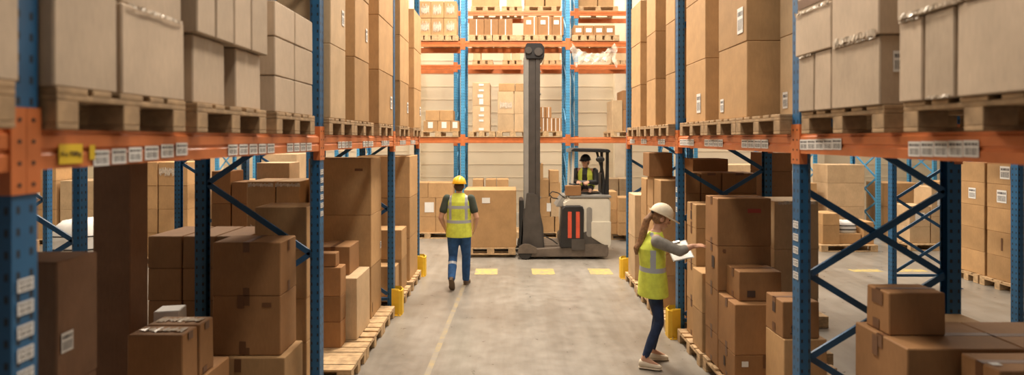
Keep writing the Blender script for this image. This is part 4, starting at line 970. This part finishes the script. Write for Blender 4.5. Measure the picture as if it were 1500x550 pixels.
# ================================================================== people
def person(name_loc, rz, J, look, label, female=False):
    """J: joints in a local frame (x to the person's right, y ahead). One remeshed body, clothes as children."""
    root = empty('person', name_loc, rz); tag(root, label, 'person')
    V = {k: Vector(v) for k, v in J.items() if k not in ('opt',)}
    k = .93 if female else 1.0
    mb = MB()
    # torso rings follow the spine from pelvis to neck
    P0, P1 = V['pelvis'], V['chest']; nk = V['neck']
    def ring(p, a, b_, ax=(1,0,0), ay=(0,1,0)): return (p, a*k, b_*k, ax, ay)
    X = (V['shR']-V['shL']).normalized()
    rings = [ring(P0+Vector((0,0,-.10)), .12, .09, X), ring(P0, .155, .105, X), ring(P0.lerp(P1, .35), .135, .092, X), ring(P0.lerp(P1, .75), .155, .105, X),
             ring(P1, .165, .11, X), ring(P1.lerp(nk, .5), .15, .09, X), ring(P1.lerp(nk, .8), .10, .065, X), ring(nk, .055, .055, X)]
    mb.loft(rings)
    hd = V['head']; up = (hd-nk).normalized()
    mb.chain([nk+Vector((0,0,-.03)), hd.lerp(nk, .45)], [.055*k, .05*k])
    # head: skull, jaw, nose, ears turned to the look direction
    fwd = Vector(look).normalized(); sd = fwd.cross(Vector((0,0,1))).normalized(); u2 = sd.cross(fwd).normalized()
    R = Matrix((sd, fwd, u2)).transposed()
    h = .97 if female else 1.0
    mb.ell(hd+R@Vector((0,-.008,.02)), (.075*h, .095*h, .098*h), R, 20, 14)
    mb.ell(hd+R@Vector((0,.022,-.055)), (.056*h, .066*h, .062*h), R, 18, 12)
    mb.ell(hd+R@Vector((0,.052,-.095)), (.026*h, .026*h, .022*h), R)
    mb.loft([(hd+R@Vector((0,.082,.02)), .010, .012, R@Vector((1,0,0)), R@Vector((0,1,0))), (hd+R@Vector((0,.098,-.02)), .017, .018, R@Vector((1,0,0)), R@Vector((0,1,0))), (hd+R@Vector((0,.088,-.034)), .012, .012, R@Vector((1,0,0)), R@Vector((0,1,0)))], 10)
    for s in (-1, 1): mb.ell(hd+R@Vector((s*.078*h,-.01,-.008)), (.011, .022, .034), R)
    mb.ell(hd+R@Vector((0,.083,-.062)), (.026, .012, .007), R)
    # arms and hands
    for s, c in ((-1, 'L'), (1, 'R')):
        sh, el, wr = V['sh'+c], V['el'+c], V['wr'+c]
        mb.chain([P1.lerp(nk, .55)+X*s*.07, sh], [.06*k, .062*k])
        mb.chain([sh, sh.lerp(el, .5), el], [.06*k, .052*k, .042*k]); mb.chain([el, el.lerp(wr, .35), wr], [.043*k, .042*k, .029*k])
        d = V['hd'+c].normalized(); pn = V['pn'+c].normalized(); sd2 = d.cross(pn).normalized(); pn = sd2.cross(d).normalized()
        A = Matrix((sd2, d, pn)).transposed()      # local: x across the palm, y along the fingers, z = back of the hand
        hk = .92 if female else 1.0
        curl = J['opt'].get('curl'+c, .5)
        mb.ell(wr+A@Vector((0,.05,0))*hk, (.041*hk, .056*hk, .017*hk), A)
        mb.chain([wr, wr+A@Vector((0,.03,0))], [.028*k, .027*k])
        th = J['opt'].get('thumb'+c, 1)
        for i, (fx, L) in enumerate(((-.031, .066), (-.011, .078), (.010, .074), (.030, .058))):
            if th < 0: fx = -fx
            p = wr+A@Vector((fx, .088-abs(fx)*.25, 0))*hk; pts = [wr+A@Vector((fx*.8, .06, 0))*hk, p]; a = 0
            for q, f in enumerate((.45, .32, .23)):
                a += curl*(.55, .8, .55)[q]
                p = p + A@Vector((fx*.12, math.cos(a)*L*f, -math.sin(a)*L*f))*hk; pts.append(p)
            mb.chain(pts, [.0105*hk, .0098*hk, .0092*hk, .0085*hk, .0075*hk], 8)
        b0 = wr+A@Vector((-th*.026, .03, -.004))*hk; b1 = wr+A@Vector((-th*.055, .058, -.018))*hk; b2 = wr+A@Vector((-th*.062, .088, -.030))*hk
        mb.chain([b0, b1, b2], [.015*hk, .0115*hk, .009*hk], 8)
    for s, c in ((-1, 'L'), (1, 'R')):
        hp, kn, an, to = V['hp'+c], V['kn'+c], V['an'+c], V['to'+c]
        mb.chain([hp, hp.lerp(kn, .5), kn], [.082*k, .068*k, .052*k]); mb.chain([kn, kn.lerp(an, .35), an], [.05*k, .053*k, .035*k])
        mb.chain([an, an.lerp(to, .5), to], [.036*k, .032*k, .024*k])
    body = mb.build('body', 'skin', root, remesh=.0062, sm=3)
    for s in (-1, 1):
        e = MB(); e.ell(hd+R@Vector((s*.031,.082,.012)), (.013, .007, .008), R); e.build('eye', 'eye', body, smooth=True)
        e = MB(); e.bar(hd+R@Vector((s*.016,.088,.034)), hd+R@Vector((s*.046,.078,.036)), .006, .006); e.build('eyebrow', 'shortHair', body)
    e = MB(); e.ell(hd+R@Vector((0,.0905,-.062)), (.022, .006, .006), R); e.build('lips', 'lip', body, smooth=True)
    return root, body, V, R, X, k
def cloth(name, mats, root, fn, vox=.010, sm=6, color=None):
    mb = MB(); fn(mb); o = mb.build(name, mats, root, remesh=vox, sm=sm)
    if color:
        for p in o.data.polygons: p.material_index = color(p.center, p.normal)
    return o
def trousers(root, V, X, k, mat, r=1.0, band=None, waist=.06):
    def f(m):
        m.loft([(V['pelvis']+Vector((0,0,waist)), .165*k, .122*k, X, (0,1,0)), (V['pelvis']+Vector((0,0,-.02)), .178*k, .13*k, X, (0,1,0)), (V['pelvis']+Vector((0,0,-.12)), .17*k, .125*k, X, (0,1,0))])
        for c in 'LR':
            hp, kn, an = V['hp'+c], V['kn'+c], V['an'+c]
            m.chain([hp, hp.lerp(kn, .5), kn], [.098*k*r, .086*k*r, .068*k*r])
            m.chain([kn, kn.lerp(an, .5), an.lerp(kn, .04)], [.068*k*r, .066*k*r, .052*k*r*r])
    return cloth('trousers', [mat, 'reflect'] if band else mat, root, f, .011, 5, band)
def shoe(root, an, to, name, mat, w=.047, hgt=.1, sole='sole', sz=1.0):
    an = Vector(an); to = Vector(to)
    d = (to-an); d = d.normalized(); up = Vector((0,0,1)); up = (up - d*up.dot(d)).normalized() if abs(d.z) < .98 else Vector((0,-1,0)); sd = d.cross(up).normalized()
    heel = an - d*.055*sz
    m = MB(); L = (to-heel).length+.045*sz
    def ring(t, a, b_, lift): return (heel + d*L*t + up*lift, a*sz, b_*sz, sd, up)
    m.loft([ring(0, .020, .026, -.015), ring(.05, .036, .040, -.008), ring(.25, .042, .045, -.004), ring(.45, .043, .036, -.014), ring(.68, w, .029, -.021), ring(.88, .040, .022, -.026), ring(1, .018, .012, -.030)])
    if hgt: m.chain([an, an+Vector((0,0,hgt))*.6], [.047*sz, .045*sz])
    o = m.build(name, mat, root, remesh=.006, sm=3)
    m = MB(); m.loft([(heel + d*L*t + up*(-.047*sz), a*sz, .010, sd, up) for t, a in ((.0, .022), (.06, .038), (.3, .040), (.5, .041), (.7, .050), (.9, .042), (1.01, .018))])
    m.build('sole', sole, o)
    return o

# --- the walking man, seen from behind
MX, MY = -.80, 9.25
Jm = dict(pelvis=(0, 0, .93), chest=(0, .0, 1.30), neck=(0, .01, 1.50), head=(0, .03, 1.625),
    shL=(-.19, 0, 1.425), elL=(-.285, -.05, 1.13), wrL=(-.235, .12, .92), hdL=(.15, .5, -.7), pnL=(-1, 0, .1),
    shR=(.19, 0, 1.425), elR=(.285, -.04, 1.13), wrR=(.235, .13, .92), hdR=(-.15, .5, -.7), pnR=(1, 0, .1),
    hpL=(-.09, 0, .88), knL=(-.10, .03, .50), anL=(-.085, -.27, .195), toL=(-.085, -.16, .055),
    hpR=(.09, .01, .88), knR=(.105, .12, .49), anR=(.095, .16, .085), toR=(.115, .30, .045), opt={'curlL': .7, 'curlR': .7, 'thumbL': -1, 'thumbR': 1})
root, body, V, R, X, k = person((MX, MY, 0), math.radians(-2), Jm, (0, 1, -.08), 'man walking away in a yellow hard hat, lime vest and navy work trousers')
def shirt(m):
    m.loft([((0,0,.95), .168, .118, X, (0,1,0)), ((0,0,1.12), .158, .112, X, (0,1,0)), ((0,0,1.34), .185, .125, X, (0,1,0)), ((0,0,1.45), .15, .09, X, (0,1,0)), ((0,.01,1.50), .07, .066, X, (0,1,0))])
    for c in 'LR': m.chain([V['sh'+c], V['sh'+c].lerp(V['el'+c], .62)], [.074, .066])
cloth('t_shirt', 'olive', root, shirt)
def vestcol(c, n):
    if 1.045 < c.z < 1.095 or 1.275 < c.z < 1.325: return 1
    if 1.10 < c.z < 1.60 and .105 < abs(c.x) < .15: return 1
    return 0
def vest(m):
    m.loft([((0,0,.815), .212, .150, X, (0,1,0)), ((0,0,.95), .205, .146, X, (0,1,0)), ((0,0,1.12), .195, .135, X, (0,1,0)), ((0,0,1.28), .200, .140, X, (0,1,0)), ((0,0,1.38), .195, .132, X, (0,1,0)), ((0,0,1.455), .165, .105, X, (0,1,0)), ((0,.0,1.50), .10, .080, X, (0,1,0)), ((0,.005,1.52), .075, .07, X, (0,1,0))], 28)
cloth('safety_vest', ['lime', 'reflect'], root, vest, .008, 3, vestcol)
def mband(c, n): return 1 if (c.x < 0 and abs((c - Vector((-.095, -.09, .40))).dot(Vector((0, .7, 1)).normalized())) < .024 and c.y < .1) else 0
trousers(root, V, X, k, 'navy', 1.08, mband)
shoe(root, V['anL'], V['toL'], 'work_boot', 'boot', hgt=0); shoe(root, Vector((*V['anR'][:2], .06)), Vector((*V['toR'][:2], .06)), 'work_boot', 'boot')
def hair(m): m.ell(V['head']+Vector((0,-.016,.005)), (.083, .098, .092)); 
m = MB(); m.ell(V['head']+Vector((0,-.022,.0)), (.081, .092, .085)); m.build('hair', 'shortHair', root, smooth=True)
def helmet(root, c, R, mat, peak=.06, s=1.0, name='hard_hat', band=True):
    m = MB(); m.ell(c+R@Vector((0,-.005,.015)), (.112*s, .135*s, .125*s), R, 28, 14, zmin=0)
    hat = m.build(name, mat, root, smooth=True)
    m = MB(); rg = []
    n = 28; o1 = []; 
    for z in (0, .012):
        for i in range(n):
            a = 2*PI*i/n; ex = peak*max(0, math.sin(a))**1.5 + .012
            o1.append(c+R@Vector(((.112*s+ex*.5)*math.cos(a), (.135*s+ex)*math.sin(a)-.005, .008+z-.25*ex*max(0, math.sin(a)))))
    m.add(o1, [tuple(range(n)), tuple(range(2*n-1, n-1, -1))] + [(i, (i+1)%n, (i+1)%n+n, i+n) for i in range(n)])
    m.build('brim', mat, hat, smooth=False)
    if band:
        m = MB(); m.loft([(c+R@Vector((0,-.005+y,.128+.004-abs(y)*abs(y)*3.5)), .016*s, .012, R@Vector((1,0,0)), R@Vector((0,0,1))) for y in (-.09,-.05,0,.05,.09)], 10)
        m.build('crown_ridge', mat, hat, smooth=True)
    return hat
helmet(root, V['head']+Vector((0,-.005,.03)), R, 'hat_y', .03)

# --- the woman checking cartons
WX, WY = 1.53, 6.08
def wl(xw, yw, z): return (-(yw-WY), xw-WX, z)       # world to her local frame (she faces +x)
Jw = dict(pelvis=wl(1.53, 6.08, .90), chest=wl(1.52, 6.08, 1.24), neck=wl(1.565, 6.08, 1.43), head=wl(1.62, 6.08, 1.555),
    shL=wl(1.50, 6.25, 1.335), elL=wl(1.60, 6.33, 1.10), wrL=wl(1.77, 6.24, 1.17), hdL=(.1, 1, .15), pnL=(.1, .15, -1),
    shR=wl(1.53, 5.91, 1.335), elR=wl(1.78, 5.86, 1.245), wrR=wl(1.985, 5.86, 1.285), hdR=(.0, 1, .12), pnR=(.3, -.1, 1),
    hpL=wl(1.53, 6.16, .86), knL=wl(1.61, 6.19, .48), anL=wl(1.55, 6.20, .095), toL=wl(1.68, 6.20, .045),
    hpR=wl(1.53, 6.0, .86), knR=wl(1.57, 5.98, .48), anR=wl(1.41, 5.97, .095), toR=wl(1.54, 5.93, .045), opt={'curlL': .9, 'curlR': .25, 'thumbL': -1, 'thumbR': 1})
Jw['elR'] = wl(1.75, 5.86, 1.245); Jw['wrR'] = wl(1.875, 5.86, 1.295)
rootw, body, V, R, X, k = person((WX, WY, 0), -PI/2, Jw, (0, 1, -.42), 'woman in cream cap and lime vest reaching out to a carton, clipboard in hand', True)
X = Vector((1,0,0))
def wshirt(m):
    c = V['pelvis']; ch = V['chest']; nk = V['neck']
    m.loft([(c, .150, .112, X, (0,1,0)), (c.lerp(ch, .5), .135, .098, X, (0,1,0)), (ch, .158, .112, X, (0,1,0)), (ch.lerp(nk, .55), .14, .088, X, (0,1,0)), (ch.lerp(nk, .9), .072, .062, X, (0,1,0))])
    m.chain([V['shR'], V['elR'], V['elR'].lerp(V['wrR'], .40)], [.066, .055, .048]); m.chain([V['shL'], V['elL'], V['elL'].lerp(V['wrL'], .5)], [.066, .053, .045])
cloth('knit_shirt', 'greyknit', rootw, wshirt)
def wcol(c, n):
    if 1.005 < c.z < 1.055: return 1
    t = (c.y - V['chest'].y)
    if 1.055 < c.z < 1.24 and abs(t + .03) < .026 and abs(c.x) > .08: return 1
    if 1.28 < c.z and abs(t - (.02 + (c.z-1.28)*-.35)) < .02 and abs(c.x) > .04: return 1
    return 0
def wvest(m):
    c = V['pelvis']; ch = V['chest']; nk = V['neck']
    m.loft([(c+Vector((0,.0,-.16)), .195, .160, X, (0,1,0)), (c, .185, .150, X, (0,1,0)), (c.lerp(ch, .45), .170, .132, X, (0,1,0)), (ch, .180, .142, X, (0,1,0)), (ch.lerp(nk, .4), .168, .118, X, (0,1,0)), (ch.lerp(nk, .72), .115, .085, X, (0,1,0)), (ch.lerp(nk, .92), .072, .066, X, (0,1,0))], 28)
cloth('safety_vest', ['lime', 'reflect'], rootw, wvest, .008, 3, wcol)
trousers(rootw, V, X, k, 'denim', .84, None, -.02)
def flat(p, z=.064): return Vector((p.x, p.y, z))
for c in 'LR': shoe(rootw, flat(V['an'+c]), flat(V['to'+c]), 'canvas_shoe', 'shoe', .042, 0, 'shoe', .98)
hd = V['head']
m = MB(); m.ell(hd+R@Vector((0,-.022,.012)), (.082, .090, .094), R); m.build('hair', 'hair', rootw, smooth=True)
m = MB()
pt = [hd+R@Vector((0,-.10,.02)), hd+Vector((0,-.155,-.02)), V['neck']+Vector((0,-.135,-.02)), V['neck']+Vector((0,-.165,-.14)), V['chest']+Vector((0,-.165,-.0)), V['chest']+Vector((0,-.165,-.07))]
for dx, dy in ((-.014, 0), (.014, 0), (0, .012), (0, -.01)):
    m.chain([p+Vector((dx*(1 if 0 < i < 5 else .4), dy, 0)) for i, p in enumerate(pt)], [.022, .028, .032, .030, .022, .007], 10)
m.build('ponytail', 'hair', rootw, remesh=.007, sm=2)
m = MB(); m.ell(pt[0]+Vector((0,-.01,0)), (.028, .02, .028)); m.build('hair_tie', 'black', rootw, smooth=True)
hat = helmet(rootw, hd+R@Vector((0,-.008,.028)), R, 'hat_w', .075, .93, 'bump_cap', False)

cb = empty('clipboard', (1.83, 6.13, 1.20), 0); cb.rotation_euler = (math.radians(28), math.radians(-14), math.radians(-6)); tag(cb, 'clipboard with white sheets held in the woman\'s far hand', 'clipboard')
m = MB(); m.box(-.11, .11, -.15, .15, -.003, 0); m.build('board', 'truck_grey', cb, bevel=.001)
m = MB(); m.box(-.10, .10, -.14, .13, .001, .004); m.build('paper_sheet', 'white', cb)
m = MB(); m.box(-.04, .04, .12, .15, .001, .016); m.build('clip', 'chrome', cb, bevel=.003)

# --- the driver
DX, DY = 1.60, 11.86
Jd = dict(pelvis=(0, 0, 1.40), chest=(0, .02, 1.64), neck=(0, .04, 1.80), head=(0, .065, 1.915),
    shL=(-.19, .03, 1.725), elL=(-.23, .10, 1.50), wrL=(-.10, .27, 1.52), hdL=(.3, 1, -.1), pnL=(-.3, 0, 1),
    shR=(.19, .03, 1.725), elR=(.23, .12, 1.50), wrR=(.12, .25, 1.52), hdR=(-.3, 1, -.1), pnR=(.3, 0, 1),
    hpL=(-.09, .02, 1.39), knL=(-.12, .17, 1.385), anL=(-.12, .22, 1.33), toL=(-.12, .25, 1.325),
    hpR=(.09, .02, 1.39), knR=(.12, .17, 1.385), anR=(.12, .22, 1.33), toR=(.12, .25, 1.325), opt={'curlL': 1.0, 'curlR': 1.0, 'thumbL': -1, 'thumbR': 1})
rootd, body, V, R, X, k = person((DX, DY, 0), math.radians(162), Jd, (.15, 1, -.05), 'truck driver in a dark cap and lime vest seated in the reach truck cab')
def dshirt(m):
    m.loft([((0,0,1.36), .165, .115, X, (0,1,0)), ((0,.01,1.5), .16, .115, X, (0,1,0)), ((0,.02,1.66), .175, .12, X, (0,1,0)), ((0,.03,1.74), .145, .09, X, (0,1,0)), ((0,.04,1.80), .07, .065, X, (0,1,0))])
    for c in 'LR': m.chain([V['sh'+c], V['el'+c], V['el'+c].lerp(V['wr'+c], .9)], [.072, .058, .045])
cloth('dark_pullover', 'black', rootd, dshirt)
def dcol(c, n): return 1 if 1.50 < c.z < 1.54 else (2 if (c.y > .06 and abs(c.x) < .055) else 0)
def dvest(m):
    m.loft([((0,0,1.38), .185, .135, X, (0,1,0)), ((0,.01,1.5), .180, .135, X, (0,1,0)), ((0,.02,1.66), .185, .138, X, (0,1,0)), ((0,.03,1.735), .158, .108, X, (0,1,0)), ((0,.04,1.79), .085, .076, X, (0,1,0))], 28)
cloth('safety_vest', ['lime', 'reflect', 'black'], rootd, dvest, .008, 3, dcol)
def dtr(m):
    m.loft([((0,0,1.44), .17, .125, X, (0,1,0)), ((0,0,1.37), .175, .13, X, (0,1,0))])
    for c in 'LR': m.chain([V['hp'+c], V['kn'+c]], [.075, .068])
cloth('trousers', 'black', rootd, dtr)
m = MB(); m.ell(V['head']+R@Vector((0,-.02,.005)), (.081, .092, .09), R); m.build('hair', 'shortHair', rootd, smooth=True)
helmet(rootd, V['head']+R@Vector((0,-.005,.03)), R, 'black', .05, .95, 'dark_cap', False)

# ================================================================== light and camera
w = bpy.data.worlds.new('World'); S.world = w; w.use_nodes = True
bg = w.node_tree.nodes['Background']; bg.inputs[0].default_value = (1.0, .88, .78, 1); bg.inputs[1].default_value = .10
def lamp(x, y, z, sx, sy, e, col=(1, .85, .68), rx=0, ry=0, rz=0):
    l = bpy.data.lights.new('unseen_area_lamp', 'AREA'); l.shape = 'RECTANGLE'; l.size = sx; l.size_y = sy; l.energy = e; l.color = col  # area light above the view, no fixture modelled
    o = bpy.data.objects.new('unseen_area_lamp', l); COL.objects.link(o); o.location = (x, y, z); o.rotation_euler = (rx, ry, rz)
    return o
lamp(.2, 12.3, 8.6, 2.4, 2.4, 500)
lamp(.25, 8.6, 8.0, .8, 3.5, 500)
lamp(.25, 2.6, 7.4, .6, 2.2, 165, (1, .88, .74))  # added to brighten the near aisle-facing cartons
lamp(1, 17.2, 9.6, 20, 1.0, 1150, (1, .87, .70))  # long unseen strip added to brighten the back wall
lamp(1, 15.75, 8.8, 14, .4, 430, (1, .87, .70))
lamp(8.6, 11.0, 8.6, 3, 5, 420)
lamp(-6.5, 10.5, 8.6, 2.5, 5, 760)
cam = bpy.data.cameras.new('camera'); co = bpy.data.objects.new('camera', cam); COL.objects.link(co)
co.location = (0, 0, CH); co.rotation_euler = (PI/2, 0, 0)
cam.sensor_width = 36; cam.lens = 36*F/1500; cam.shift_x = (750-HU)/1500; cam.shift_y = -(275-HV)/1500
cam.clip_start = .05; cam.dof.use_dof = True; cam.dof.focus_distance = 7.6; cam.dof.aperture_fstop = 1.05
S.camera = co
S.view_settings.view_transform = 'Standard'; S.view_settings.look = 'None'; S.view_settings.gamma = 1; S.view_settings.use_curve_mapping = False
S.view_settings.exposure = .35
